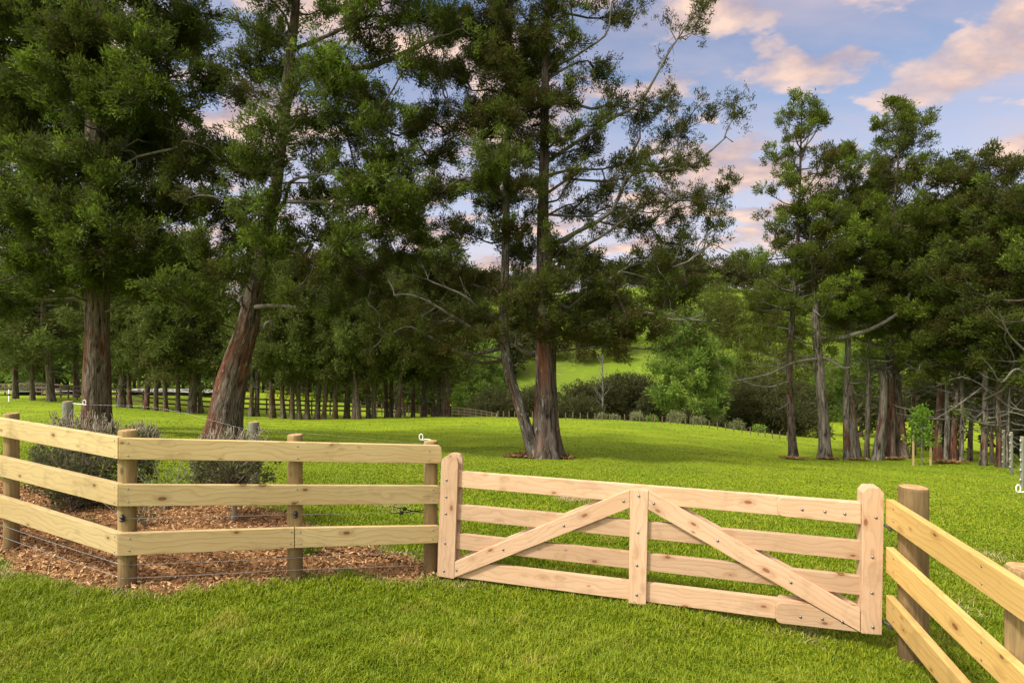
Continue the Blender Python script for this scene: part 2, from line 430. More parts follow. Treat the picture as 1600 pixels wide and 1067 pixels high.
for args in ((1240, 718, .75, .35, 'straw and bark mound at the foot of the leftmost slim conifer'), (1292, 719, .7, .3, 'straw litter at the foot of the stout flared trunk'), (1340, 719, .55, .22, 'bark litter under the split trunk'), (1398, 718, .7, .25, 'bark litter under the thick leaning trunks'), (1485, 724, .9, .28, 'bark litter under the conifers right of the staked tree')):
    MD.append(mound(*args))
road = sheet('road', [(-44, 50), (-34, 54), (-30, 57), (-29, 60), (-34, 61.5), (-48, 59), (-62, 53)], M_ROAD, 'pale grey gravel drive beyond the far left tree row', .35, world=True, wob=.2)
road2 = sheet('bare_patch', [(878, 783), (905, 780), (925, 784), (900, 788)], M_MULCH, 'small bare patch of chips in the grass behind the gate', .012, wob=.01)

# grass: many blades, thinner on the ground with distance
def grass(n, ymin, ymax, seed):
    g = np.random.default_rng(seed)
    y = np.exp(g.uniform(np.log(ymin), np.log(ymax), n))
    x = (g.uniform(-1.12, 1.12, n))*y*.93+g.normal(0, .15, n)
    nz = .55*np.sin(x*1.7+np.sin(y*2.2)*1.5)*np.sin(y*1.9+np.cos(x*1.1))+.65*np.sin(x*9.1+2*np.sin(y*4.3))*np.sin(y*8.3+2*np.cos(x*3.7))+.4*np.sin(x*23+y*7)*np.sin(y*21-x*5)  # tussocks
    keep = ~(inside(x, y, MULCH) | inside(x, y, LIT3) | inside(x, y, road2))
    x, y, nz = x[keep], y[keep], nz[keep]; n = len(x)
    z = gz2(x, y)
    near = np.clip((6.2-y)/3, 0, 1); farr = np.clip((y-6)/6, 0, 1)
    L = g.uniform(.03, .066, n)*np.clip(.85+.22*near+(.26+.2*near)*nz, .35, 1.7)*(1-.5*farr)*(1+np.clip(y-9, 0, 30)*.012)
    wd = g.uniform(.0019, .0038, n)*np.clip(y/3.4, .9, 8)
    az = g.uniform(0, 2*np.pi, n); lean = np.clip(g.uniform(.15, 1.0, n)+.35*np.clip((y-6)/6, 0, 1), 0, 1.15)
    d = np.c_[np.cos(az), np.sin(az)]; sx = np.c_[-np.sin(az), np.cos(az)]
    tw = g.uniform(-.9, .9, n); sd = sx*np.cos(tw)[:, None]+d*np.sin(tw)[:, None]
    base = np.c_[x, y, z-.006]
    mid = base+np.c_[d*(L*lean*.32)[:, None], L*.62]
    tip = base+np.c_[d*(L*lean*.95)[:, None], L*(1-.35*lean**2)]
    s3 = np.c_[sd*wd[:, None], np.zeros(n)]
    V = np.stack([base-s3, base+s3, mid+s3*.8, mid-s3*.8, tip], 1).reshape(-1, 3)
    k = np.arange(n)*5
    Q = np.stack([k, k+1, k+2, k+3], -1); T = np.stack([k+3, k+2, k+4], -1)
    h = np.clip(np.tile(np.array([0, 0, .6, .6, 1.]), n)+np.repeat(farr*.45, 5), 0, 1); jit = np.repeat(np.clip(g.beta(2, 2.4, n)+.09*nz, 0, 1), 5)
    return V, Q, T, h, jit
parts = [grass(400000, 2.1, 6.5, 1), grass(240000, 6.0, 16, 2), grass(90000, 15, 44, 3)]
off = 0; VV = []; QQ = []; TT = []; hh = []; jj = []
for V, Q, T, h, j in parts:
    VV.append(V); QQ.append(Q+off); TT.append(T+off); hh.append(h); jj.append(j); off += len(V)
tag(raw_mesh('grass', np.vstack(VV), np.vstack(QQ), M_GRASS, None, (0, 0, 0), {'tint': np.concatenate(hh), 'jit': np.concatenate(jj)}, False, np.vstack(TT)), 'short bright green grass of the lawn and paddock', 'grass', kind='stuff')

def flakes(name, n, poly, size, material, label, lift=.012, cat='mulch'):
    lo, hi = poly.min(0), poly.max(0)
    x = RNG.uniform(lo[0], hi[0], n*2); y = RNG.uniform(lo[1], hi[1], n*2)
    cen = poly.mean(0); k = inside((x-cen[0])*.985+cen[0], (y-cen[1])*.985+cen[1], poly); x, y = x[k][:n], y[k][:n]; m = len(x)
    z = gz2(x, y)+lift+RNG.uniform(0, .03, m)
    u = RNG.normal(0, 1, (m, 3)); u[:, 2] *= .45; u /= np.linalg.norm(u, axis=1)[:, None]
    v = np.cross(u, RNG.normal(0, 1, (m, 3))*[.5, .5, 1]+[0, 0, .8]); v /= np.linalg.norm(v, axis=1)[:, None]
    a = (RNG.uniform(.5, 1.2, m)*size)[:, None]; b = a*RNG.uniform(.2, .45, m)[:, None]
    c = np.c_[x, y, z]
    V = np.stack([c-u*a-v*b, c+u*a-v*b*.7, c+u*a*.9+v*b, c-u*a*.8+v*b], 1).reshape(-1, 3)
    i4 = np.arange(m)*4
    return tag(raw_mesh(name, V, np.stack([i4, i4+1, i4+2, i4+3], -1), material, None, (0, 0, 0), {'jit': np.repeat(RNG.random(m), 4)}, False), label, cat, kind='stuff')
flakes('bark_chips', 42000, MULCH, .016, M_CHIP, 'loose orange and brown wood chips on the mulch bed', .03)
flakes('dry_needles', 3000, LIT3, .03, M_STRAW, 'dry fallen needles round the twin trunk', .03)
for m_, nm in zip(MD, ('leftmost slim conifer', 'stout flared trunk', 'split trunk', 'thick leaning trunks', 'trunks right of the staked tree')):
    flakes('dry_needles', 700, m_, .04, M_STRAW, 'dry straw coloured needles round the foot of the '+nm, .05, 'litter')

def fringe(n, poly, width, name, label, along=True):
    k = RNG.integers(0, len(poly), n); t = RNG.random(n)[:, None]*along; p = poly[k]*(1-t)+poly[(k+1) % len(poly)]*t
    p = p+RNG.normal(0, width, (n, 2)); z = gz2(p[:, 0], p[:, 1])
    az = RNG.uniform(0, 6.28, n); L = RNG.uniform(.02, .06, n); d = np.c_[np.cos(az)*L, np.sin(az)*L, RNG.uniform(.1, .9, n)*L]; sd = np.c_[-np.sin(az), np.cos(az), np.zeros(n)]*.0022
    b = np.c_[p, z+.01]; V = np.stack([b-sd, b+sd, b+d+sd*.4, b+d-sd*.4], 1).reshape(-1, 3); i4 = np.arange(n)*4
    tag(raw_mesh(name, V, np.stack([i4, i4+1, i4+2, i4+3], -1), M_DRY, None, (0, 0, 0), {'jit': np.repeat(RNG.random(n), 4)}, False), label, 'grass', kind='stuff')
M_DRY = mat_jit('dry_grass', [(0, (.16, .14, .05)), (.6, (.34, .28, .13)), (1, (.48, .40, .22))])
fringe(9000, MULCH, .07, 'dry_grass', 'dry straw coloured grass along the edge of the mulch bed')
patches = []
for px, py in ((1120, 968), (1470, 955), (1535, 870), (1020, 938), (610, 790), (545, 835), (720, 912), (1000, 800), (1250, 990)):
    c_ = hit(px, py, 2.3, 12); patches.append(c_[:2]+np.c_[RNG.normal(0, .13, 60), RNG.normal(0, .10, 60)])
fringe(3600, np.vstack([np.repeat(p_, 2, 0) for p_ in patches]), .05, 'dry_grass', 'thin dry grass patches scattered in the lawn round the gate', False)
fringe(1500, road2, .06, 'dry_grass', 'dry grass round the bare patch behind the gate')

# ------------------------------------------------------------------ timber: boards in a vertical plane
class Plane:
    """vertical plane through two ground-plan points; w points to the camera side"""
    def __init__(s, a, b):
        s.a = np.array(a, float); s.b = np.array(b, float); d = s.b-s.a; s.L = np.hypot(*d); s.d = d/s.L
        s.w = np.array([s.d[1], -s.d[0]])
        if s.w @ -s.a < 0: s.w = -s.w
    def uv(s, px, py):
        k = (px-800)/F  # point (k*Y, Y)
        # a + u d = (kY, Y)
        m = np.array([[s.d[0], -k], [s.d[1], -1.0]]); u, Y = np.linalg.solve(m, -s.a)
        return np.array([u, EYE-(py-533.5)/F*Y])
    def xyz(s, u, v, w=0.0):
        q = s.a+s.d*u+s.w*w; return np.array([q[0], q[1], v])
def board(pl, name, uv, w0, w1, material, parent, origin, along=None, bev=.004, label=None):
    """an outline (u,v) in the plane, from w0 (back) to w1 (front); grain runs along the outline's longest side"""
    uv = np.asarray(uv, float); n = len(uv)
    if along is None:
        e = np.roll(uv, -1, 0)-uv; along = e[np.argmax((e**2).sum(1))]
    al = np.asarray(along, float)/np.hypot(*along); ac = np.array([-al[1], al[0]])
    off = RNG.random(3)*40; cen = uv.mean(0)
    bm = bmesh.new(); ly = None
    f0 = [bm.verts.new(pl.xyz(a, b, w0)-origin) for a, b in uv]; f1 = [bm.verts.new(pl.xyz(a, b, w1)-origin) for a, b in uv]
    bm.faces.new(f1); bm.faces.new(f0[::-1])
    for k in range(n):
        bm.faces.new((f0[k], f0[(k+1) % n], f1[(k+1) % n], f1[k]))
    bmesh.ops.recalc_face_normals(bm, faces=bm.faces)
    if bev: bmesh.ops.bevel(bm, geom=list(bm.edges), offset=bev, segments=2, affect='EDGES', profile=.6, clamp_overlap=True)
    me = bpy.data.meshes.new(name); bm.to_mesh(me); bm.free()
    co = np.empty(len(me.vertices)*3, np.float32); me.vertices.foreach_get('co', co); co = co.reshape(-1, 3)+origin
    rel = co[:, :2]-pl.a; u = rel@pl.d; w = rel@pl.w
    q = np.c_[u, co[:, 2]]-cen
    tone = np.full(len(co), RNG.random(), np.float32); g = np.c_[q@al, q@ac, w]+off
    at = me.attributes.new('grain', 'FLOAT_VECTOR', 'POINT'); at.data.foreach_set('vector', g.astype(np.float32).ravel())
    at = me.attributes.new('tone', 'FLOAT', 'POINT'); at.data.foreach_set('value', tone)
    me.materials.append(material)
    o = bpy.data.objects.new(name, me); C.objects.link(o); o.parent = parent
    if label: o['label'] = label
    return o
def rounded(quad, ends, r, seg=5):
    """round the corners listed in ends of a polygon"""
    q = np.asarray(quad, float); out = []; n = len(q)
    for k in range(n):
        if k not in ends: out.append(q[k]); continue
        p, a, b = q[k], q[k-1], q[(k+1) % n]
        u = (a-p)/np.linalg.norm(a-p); v = (b-p)/np.linalg.norm(b-p)
        for t in np.linspace(0, 1, seg+1):
            out.append((p+u*r)*(1-t)**2+2*p*t*(1-t)+(p+v*r)*t**2)
    return np.array(out)
def disc_mesh(c, nrm, r, h, sides=10):
    """a domed bolt or nail head"""
    nrm = np.asarray(nrm, float); nrm /= np.linalg.norm(nrm); up = np.array([0, 0, 1.]); s = np.cross(up, nrm); s /= np.linalg.norm(s); t = np.cross(nrm, s)
    rings = [(r, 0), (r, h*.3), (r*.75, h*.75), (r*.35, h)]
    V = [c+nrm*z+(s*math.cos(a)+t*math.sin(a))*rr for rr, z in rings for a in np.linspace(0, 2*np.pi, sides, endpoint=False)]
    Q = [(k*sides+i, k*sides+(i+1) % sides, (k+1)*sides+(i+1) % sides, (k+1)*sides+i) for k in range(3) for i in range(sides)]
    V.append(c+nrm*h); T = [(3*sides+i, 3*sides+(i+1) % sides, 4*sides) for i in range(sides)]
    return np.array(V), Q, T
def bolt(name, pl, px, py, w, parent, origin, r=.011, h=.008, material=None):
    u, v = pl.uv(px, py)
    c = pl.xyz(u, v, w)
    V, Q, T = disc_mesh(c, [pl.w[0], pl.w[1], 0], r, h)
    return raw_mesh(name, V, Q, material or M_STEEL, parent, origin, None, True, T)

def round_post(name, x, y, z0, z1, r, material, parent, origin, taper=.96, tilt=(0, 0)):
    t = Tubes()
    zs = np.r_[np.linspace(z0, z1-.02, 9), z1-.006, z1]
    rr = np.r_[np.linspace(r, r*taper, 9), r*taper*.985, r*taper*.94]
    pts = np.c_[x+(zs-z0)*tilt[0], y+(zs-z0)*tilt[1], zs]
    ph = RNG.random()*6
    t.add(pts, rr, 22, lambda th, L: 1+.02*np.sin(2*th+ph)+.012*np.sin(5*th+ph*2+L*2))
    o = t.build(name, material, parent, origin)
    # end grain, 2 mm proud of the rim
    th = np.linspace(0, 2*np.pi, 24, endpoint=False); q = pts[-1]
    V = [q+[0, 0, .003]]+[q+[math.cos(a)*r*taper*.945*s, math.sin(a)*r*taper*.945*s, dz] for s, dz in ((.5, .003), (1, 0.0005)) for a in th]
    T = [(0, 1+i, 1+(i+1) % 24) for i in range(24)]; Q = [(1+i, 25+i, 25+(i+1) % 24, 1+(i+1) % 24) for i in range(24)]
    raw_mesh('end_grain', np.array(V), Q, M_TOP, o, origin, None, True, T)
    return o
def wire(name, pts, r, material, parent, origin, sides=5, n=None):
    t = Tubes(); p = spline(np.array(pts), n or max(8, len(pts)*4)) if len(pts) > 2 else np.array(pts, float)
    t.add(p, r, sides, cap=True); return t.build(name, material, parent, origin)
def insulator(parent, origin, c, r=.022, h=.05, material=None, axis=(0, 0, 1)):
    """ribbed electric fence insulator"""
    ax = np.asarray(axis, float); ax /= np.linalg.norm(ax); t = Tubes()
    s = np.array([0, .12, .13, .3, .31, .5, .51, .7, .71, .9, 1.])
    rr = np.array([.5, .6, 1, 1, .6, .6, 1, 1, .6, .6, .35])*r
    t.add(np.asarray(c)+np.outer((s-.5)*h, ax), rr, 10, cap=True)
    return t.build('insulator', material or M_BLACK, parent, origin)
def pigtail(parent, origin, c, scale=1.0, reach=(.09, 0, 0)):
    """white curled outrigger: a short arm ending in an upright loop"""
    c = np.asarray(c, float); a = c+np.asarray(reach)*scale
    th = np.linspace(-1.2, 4.7, 16)
    loop = c+np.c_[np.cos(th)*.016, np.zeros(16), np.sin(th)*.026+.022]*scale
    wire('pigtail', np.vstack([[a], [.5*(a+c)+[0, 0, .004]], [c+[.02*scale, 0, -.004]], loop]), .0042*scale, M_WHITE, parent, origin, 7, 70)

# --- left fence -----------------------------------------------------------
pc = P(184.5, 700, 4.08); pr = P(688, 700, 4.95); plf = P(0, 700, 4.87)
PF = Plane(pc[:2], pr[:2]); PL = Plane(pc[:2], plf[:2])
org = np.array([pc[0], pc[1], gz(pc[0], pc[1])])
lf = thing('post_and_rail_fence', 'pale new timber fence turning a corner round the bark mulch on the left', 'fence', org)
def quad(pl, pts): return [pl.uv(*p) for p in pts]
rails_f = []
r1 = quad(PF, [(185.5, 684.5), (690, 696), (690.5, 724), (185.5, 717.5)])
r2 = quad(PF, [(185, 757), (689, 759), (689, 787), (185, 791)])
r3a = quad(PF, [(184, 833.5), (460, 824.8), (460, 856), (184, 868.5)])
r3b = quad(PF, [(461.2, 824.8), (688.5, 821.2), (688.5, 847.8), (461.2, 856)])
rails_f.append(board(PF, 'rail', rounded(r1, (1, 2), .035), -.045, 0, M_RAIL, lf, org))
rails_f.append(board(PF, 'rail', rounded(r2, (1, 2), .035), -.045, 0, M_RAIL, lf, org))
rails_f.append(board(PF, 'rail', r3a, -.045, 0, M_RAIL, lf, org)); rails_f.append(board(PF, 'rail', rounded(r3b, (1, 2), .035), -.045, 0, M_RAIL, lf, org))
def ext(a, b, x): # extend a pixel line to column x in the plane is not straight in u; left rails run out of the frame to the next post
    return (x, a[1]+(b[1]-a[1])*(x-a[0])/(b[0]-a[0]))
rails_l = []
for t0, t1, b0, b1 in (((0, 653.6), (183, 683.5), (0, 681.5), (183, 717)), ((0, 713.6), (183, 756.5), (0, 744), (183, 791.3)), ((0, 776), (183, 833.5), (0, 808.5), (183, 868))):
    TL, TR, BL, BR = PL.uv(*ext(t0, t1, -110)), PL.uv(183.6, t1[1]), PL.uv(*ext(b0, b1, -110)), PL.uv(183.6, b1[1])
    rails_l.append(board(PL, 'rail', [TL, TR, BR, BL], -.045, 0, M_RAIL, lf, org))
posts = []
def post_at(px, pl, y_top, w_px, y_base, mat_, parent, origin, back=None, taper=.97):
    """a round post behind the boards of a plane"""
    u = pl.uv(px, 700)[0]; q0 = pl.xyz(u, 0)
    r = w_px/2*(q0[1]+.1)/F*kcos(px)
    for _ in range(6):
        q = pl.xyz(u, 0, -(.0455+r)); u += ((px-800)/F-q[0]/q[1])*q[1]/(pl.d[0]-(px-800)/F*pl.d[1])
    q = pl.xyz(u, 0, -(.0455+r))
    zt = EYE-(y_top-533.5)/F*(q[1]-r)
    zb = min(gz(q[0], q[1]), EYE-(y_base-533.5)/F*q[1])
    return round_post('post', q[0], q[1], zb-.06, zt, r, mat_, parent, origin, taper), q, r, zt
for px, pl, yt, w, yb in ((199, PF, 674, 32, 918), (461, PF, 681, 25.5, 901), (673, PF, 690.5, 22.5, 896), (18, PL, 647, 28, 860), (-100, PL, 635, 25, 840)):
    posts.append(post_at(px, pl, yt, w, yb, M_POST, lf, org))
for px, py in ((200, 692), (200, 712), (465, 697), (465, 716), (671, 704), (671, 718)): bolt('nail', PF, px, py, .0005, rails_f[0], org, .006, .003)
for px, py in ((200, 764), (200, 784), (464, 764), (464, 783), (677, 765), (677, 781)): bolt('nail', PF, px, py, .0005, rails_f[1], org, .006, .003)
for px, py in ((203, 841), (202, 860), (455, 831), (454, 849)): bolt('nail', PF, px, py, .0005, rails_f[2], org, .006, .003)
for px, py in ((469, 831), (470, 849), (677, 828), (676, 842)): bolt('nail', PF, px, py, .0005, rails_f[3], org, .006, .003)
for k, ys in enumerate(((688, 712), (761, 785), (838, 862))):
    for py in ys: bolt('nail', PL, 179, py, .0005, rails_l[k], org, .006, .003)
def pw(pl, px, py, w=.004):
    u, v = pl.uv(px, py); return pl.xyz(u, v, w)
# electric wires
Qc, rc = posts[0][1], posts[0][2]
wire('wire', [pw(PL, -100, 738, -.20), pw(PL, 0, 762, -.20), pw(PL, 100, 787, -.2), pw(PF, 189, 812, -.03)], .0022, M_WIRE, lf, org)
wire('wire', [pw(PF, 189, 812, -.03), pw(PF, 330, 809, -.03), pw(PF, 462, 805, -.03)], .0018, M_WIRE, lf, org)
wire('wire', [pw(PF, 462, 805, -.03), pw(PF, 560, 803.5, -.03), pw(PF, 668, 802.5, -.05)], .0018, M_WIRE, lf, org)
for ya, yb_ in ((826, 886), (844, 907)):
    wire('wire', [pw(PL, -100, ya-38, -.05), pw(PL, 0, ya, -.05), pw(PL, 90, (ya+yb_)/2+1, -.05), pw(PL, 184, yb_, -.04)], .0018, M_WIRE, lf, org)
for ya, ym, yb_ in ((886, 874, 864), (907, 893, 885)):
    wire('wire', [pw(PF, 186, ya, -.04), pw(PF, 330, (ya+ym)/2, -.04), pw(PF, 461, ym, -.04), pw(PF, 670, yb_, -.04)], .0018, M_WIRE, lf, org)
for px, py in ((189.5, 811), (462, 805)):
    c = pw(PF, px, py, -.028); insulator(lf, org, c, .018, .056, axis=(0, 0, 1)); 
c1 = pw(PF, 634, 797, -.04); c2 = pw(PF, 629, 803, -.04)
for c in (c1, c2):
    insulator(lf, org, c, .020, .034, axis=(.8, .2, 0))
wire('strain_wire', [pw(PF, 616, 794, -.04), pw(PF, 628, 796, -.04), c1, pw(PF, 645, 800, -.04), pw(PF, 664, 803, -.06)], .004, M_BLACK, lf, org)
wire('strain_wire', [pw(PF, 610, 803, -.04), pw(PF, 620, 804, -.04), c2, pw(PF, 642, 801, -.04), pw(PF, 664, 800, -.06)], .004, M_BLACK, lf, org)
_, q, r, zt = posts[2]
pigtail(lf, org, np.array([q[0]-.085, q[1], zt+.012]), 1.0, (.085, 0, -.004))

# --- gate -----------------------------------------------------------------
ga = P(703, 800, 4.90); gb = P(1358, 850, 4.07)
PG = Plane(ga[:2], gb[:2])
gorg = np.array([ga[0], ga[1], gz(ga[0], ga[1])])
gate = thing('timber_gate', 'new pinkish timber field gate of four rails with two diagonal braces', 'gate', gorg)
def gq(pts): return [PG.uv(*p) for p in pts]
T1, T2 = .0, -.042   # rails lie behind the front boards
FR0, FR1 = .0, .034
BK0, BK1 = -.078, -.0425
ls = board(PG, 'stile', rounded(gq([(692, 711), (718, 711.5), (711.5, 901.5), (685.5, 897)]), (0, 1), .075, 8), FR0, FR1, M_GATE, gate, gorg, along=(0, 1))
ls2 = board(PG, 'stile', rounded(gq([(694, 709), (720, 709.5), (714, 899), (688, 895)]), (0, 1), .075, 8), BK0, BK1, M_GATE, gate, gorg, along=(0, 1))
for pts in ([(703, 735.2), (1352, 785), (1352, 817), (703, 759.6)], [(703, 787.2), (1352, 846), (1352, 876), (703, 810.6)], [(702, 832.4), (1352, 901), (1352, 930.5), (702, 856)], [(702, 874), (1352, 951.5), (1352, 984.5), (702, 900)]):
    board(PG, 'rail', gq(pts), T2, T1-.0005, M_GATE, gate, gorg)
cs = board(PG, 'stile', gq([(985, 763), (1013, 765.5), (1009.5, 942), (982.5, 939.5)]), FR0, FR1, M_GATE, gate, gorg, along=(0, 1))
board(PG, 'stile', gq([(985, 763), (1013, 765.5), (1009.5, 941), (982.5, 938.5)]), BK0, BK1, M_GATE, gate, gorg, along=(0, 1))
board(PG, 'stile_cap', gq([(985.5, 763.2), (1012.7, 765.6), (1012.7, 768), (985.5, 765.6)])[:2]+[PG.uv(1012.7, 765.6)-[0, -.004], PG.uv(985.5, 763.2)-[0, -.004]], BK0, FR1-.003, M_GATE, gate, gorg, bev=0)
br1 = board(PG, 'brace', gq([(710, 876.5), (984.6, 763), (984.3, 791.5), (709, 901.2)]), FR0, FR1-.004, M_GATE, gate, gorg)
br2 = board(PG, 'brace', gq([(1013.4, 764), (1342, 951), (1342, 984.3), (1013, 794)]), FR0, FR1-.004, M_GATE, gate, gorg)
board(PG, 'brace', gq([(712, 875), (984.3, 761.5), (984, 790), (711, 899)]), BK0+.004, BK1, M_GATE, gate, gorg)
board(PG, 'brace', gq([(1013.6, 763), (1342, 948), (1342, 980), (1013.3, 791)]), BK0+.004, BK1, M_GATE, gate, gorg)
hb1 = board(PG, 'hinge_block', rounded(gq([(1214.5, 774.5), (1343.5, 784.8), (1343.5, 817), (1214.5, 804)]), (0, 3), .045), FR0, FR1-.006, M_GATE, gate, gorg)
# the lower block is cut along the brace
hb2 = board(PG, 'hinge_block', rounded(gq([(1211.5, 939.3), (1264, 941.5), (1338.5, 984.2), (1211.5, 970)]), (0, 3), .04), FR0, FR1-.008, M_GATE, gate, gorg, along=(1, -.02))
board(PG, 'hinge_block', rounded(gq([(1216, 933), (1343, 948), (1343, 981), (1216, 966)]), (0, 3), .045), BK0+.006, BK1, M_GATE, gate, gorg)
hs = board(PG, 'stile', gq([(1344.2, 767.5), (1352, 759), (1370.3, 759.5), (1378.2, 768.5), (1374.4, 987), (1343, 984.5)]), BK0+.001, FR1+.01, M_GATE, gate, gorg, along=(0, 1))
def cbolts(org_px, sc, pts, parent, w):
    for x, y in pts: bolt('bolt', PG, org_px[0]+x/sc, org_px[1]+y/sc, w, parent, gorg, .0105, .008)
cbolts((680, 690), 3.953, [(79, 230), (77, 333), (74, 436), (69, 617), (62, 787)], ls, FR1)
cbolts((680, 690), 3.953, [(139, 783), (426, 657), (798, 510), (1165, 360)], br1, FR1-.004)
cbolts((680, 690), 3.953, [(1259, 327), (1254, 551), (1247, 752), (1245, 933)], cs, FR1)
cbolts((1000, 730), 3.81, [(82, 208), (460, 428), (893, 674), (1196, 905)], br2, FR1-.004)
cbolts((1000, 730), 3.81, [(960, 244), (1095, 257), (1212, 270)], hb1, FR1-.006)
cbolts((1000, 730), 3.81, [(950, 878), (1080, 890)], hb2, FR1-.008)
cbolts((1000, 730), 3.81, [(1392, 287), (1371, 520), (1369, 731), (1373, 932)], hs, FR1+.01)

# --- right fence ----------------------------------------------------------
ra = P(1384.5, 800, 4.0); rb = P(1600, 900, 2.62)
PR = Plane(ra[:2], rb[:2])
rorg = np.array([ra[0]+.1, ra[1], gz(ra[0]+.1, ra[1])])
rf = thing('post_and_rail_fence', 'golden timber fence with thick round posts running towards the viewer, right of the gate', 'fence', rorg)
for t0, b0, t1, b1 in (((1384, 779), (1384, 818), (1600, 916), (1600, 972)), ((1384, 853.5), (1384, 893), (1540, 998), (1540, 1046)), ((1384, 928.5), (1384, 966), (1480, 1039), (1480, 1083))):
    A, B, D, E = PR.uv(*t0), PR.uv(*b0), PR.uv(*t1), PR.uv(*b1)
    Lr = 2.75
    top = A+(D-A)*(Lr/(D[0]-A[0])); bot = B+(E-B)*(Lr/(E[0]-B[0]))
    o = board(PR, 'rail', [A, top, bot, B], -.05, 0, M_RAIL2, rf, rorg)
    for uu in (.11, 1.09):
        vv = (A+(D-A)*(uu/(D[0]-A[0])))[1]
        for dv in (.035, .125):
            V, Q, T = disc_mesh(PR.xyz(uu, vv-dv, .0005), [PR.w[0], PR.w[1], 0], .007, .003); raw_mesh('nail', V, Q, M_STEEL, o, rorg, None, True, T)
def rpost(u, r, zt, m):
    q = PR.xyz(u, 0, -(.0505+r)); return round_post('post', q[0], q[1], gz(q[0], q[1])-.08, zt, r, m, rf, rorg, .99), q
bp, bq = rpost(.07, .090, EYE-(759-533.5)/F*3.93, M_POST2)
sp_, sq = rpost(1.20, .080, EYE-(880-533.5)/F*2.85, M_POST)
rpost(2.55, .092, .88, M_POST)
# gudgeon hinges between the gate and the big post
for y_ in (818, 968):
    u, z = PG.uv(1376, y_)
    a = PG.xyz(PG.uv(1372, y_)[0], z, -.02); b = np.array([bq[0]-.075, bq[1]+.0, z-.004]); m = .5*(a+b)
    wire('hinge', [a, m+[0, 0, -.004], b+[-.01, 0, -.01], b+[.02, 0, -.008]], .008, M_DSTEEL, gate, gorg, 8)
    wire('hinge_eye', [m+[0, .012, .022], m+[0, -.012, .02], m+[0, -.014, -.022], m+[0, .012, -.022]], .006, M_DSTEEL, gate, gorg, 8)

# white curl insulator at the right edge, on a post just outside the frame
po = P(1630, 800, 6.0); zg = gz(po[0], po[1])
ep = thing('electric_fence_post', 'white curled wire insulator at the right edge, above the golden fence', 'insulator', (po[0], po[1], zg))
round_post('post', po[0], po[1], zg-.05, EYE-(762-533.5)/F*6.0, .06, M_POSTG, ep, (po[0], po[1], zg))
pigtail(ep, (po[0], po[1], zg), P(1591, 768, 6.0), 1.5, (.16, 0, 0))

# old grey posts of the electric fence behind the left shrubs
for px, yt, yb, Yd, lab, w in ((106, 627, 760, 6.9, 'squat grey weathered post with a white curled insulator, in front of the first big trunk', 18), (397, 659, 770, 6.6, 'squat grey weathered post with a black insulator, right of the leaning trunk', 17)):
    b = P(px, yt, Yd); zg = gz(b[0], b[1]); o0 = (b[0], b[1], zg)
    e = thing('electric_fence_post', lab, 'fence post', o0, 'grey electric fence posts')
    round_post('post', b[0], b[1], zg-.05, b[2], w/2*Yd/F*kcos(px), M_POSTG, e, o0, .98)
    if px < 200:
        pigtail(e, o0, P(132, 632, Yd), 1.15, (-.19, 0, .012))
        wire('wire', [P(132, 632, Yd), P(250, 638, Yd), P(390, 672, 6.6)], .0008, M_WIRE, e, o0)
    else:
        insulator(e, o0, P(404, 670, Yd-.03), .02, .05)
        wire('wire', [P(404, 672, Yd), P(540, 682, 6.0), P(668, 694, 5.2)], .0008, M_WIRE, e, o0)

# ------------------------------------------------------------------ foliage
class Leaves:
    """tufts: each a brush of small pointed sprays round a twig end"""
    def __init__(s): s.c = []; s.d = []; s.r = []; s.t = []
    def add(s, c, d, r, t):
        s.c.append(np.atleast_2d(c)); s.d.append(np.atleast_2d(d)); k = len(s.c[-1])
        s.r.append(np.broadcast_to(r, (k,)).astype(float)); s.t.append(np.broadcast_to(t, (k,)).astype(float))
    def build(s, name, material, parent, origin, per=34, wid=.42, up=.12, spread=.95, g=None, cut=None, squash=1.0):
        g = g or RNG
        c = np.concatenate(s.c); d = np.concatenate(s.d); r = np.concatenate(s.r); t = np.concatenate(s.t)
        if cut is not None:
            k = cut(c); c, d, r, t = c[k], d[k], r[k], t[k]
        n = len(c)*per
        c = np.repeat(c, per, 0); d = np.repeat(d, per, 0); r = np.repeat(r, per); t = np.repeat(t, per)
        rv = g.normal(0, 1, (n, 3)); rv /= np.linalg.norm(rv, axis=1)[:, None]
        dd = d+rv*spread+np.array([0, 0, up]); dd /= np.maximum(np.linalg.norm(dd, axis=1), 1e-6)[:, None]
        base = c+g.normal(0, .40, (n, 3))*r[:, None]*[1, 1, squash]
        L = r*g.uniform(.32, .80, n)
        sd = np.cross(dd, g.normal(0, 1, (n, 3))); sd /= np.maximum(np.linalg.norm(sd, axis=1), 1e-6)[:, None]
        w = L*wid*g.uniform(.6, 1.2, n)*.5
        mid = base+dd*(L*.5)[:, None]
        tip = base+dd*L[:, None]; tip[:, 2] += g.normal(0, .06, n)*L
        V = np.stack([base, mid-sd*w[:, None], tip, mid+sd*w[:, None]], 1).reshape(-1, 3)
        i = np.arange(n)*4
        jit = g.beta(1.3, 2.2, n); tt = np.clip(t+g.normal(0, .10, n), 0, 1)
        return raw_mesh(name, V, np.stack([i, i+1, i+2, i+3], -1), material, parent, origin, {'tint': np.repeat(tt, 4), 'jit': np.repeat(jit, 4)}, False)

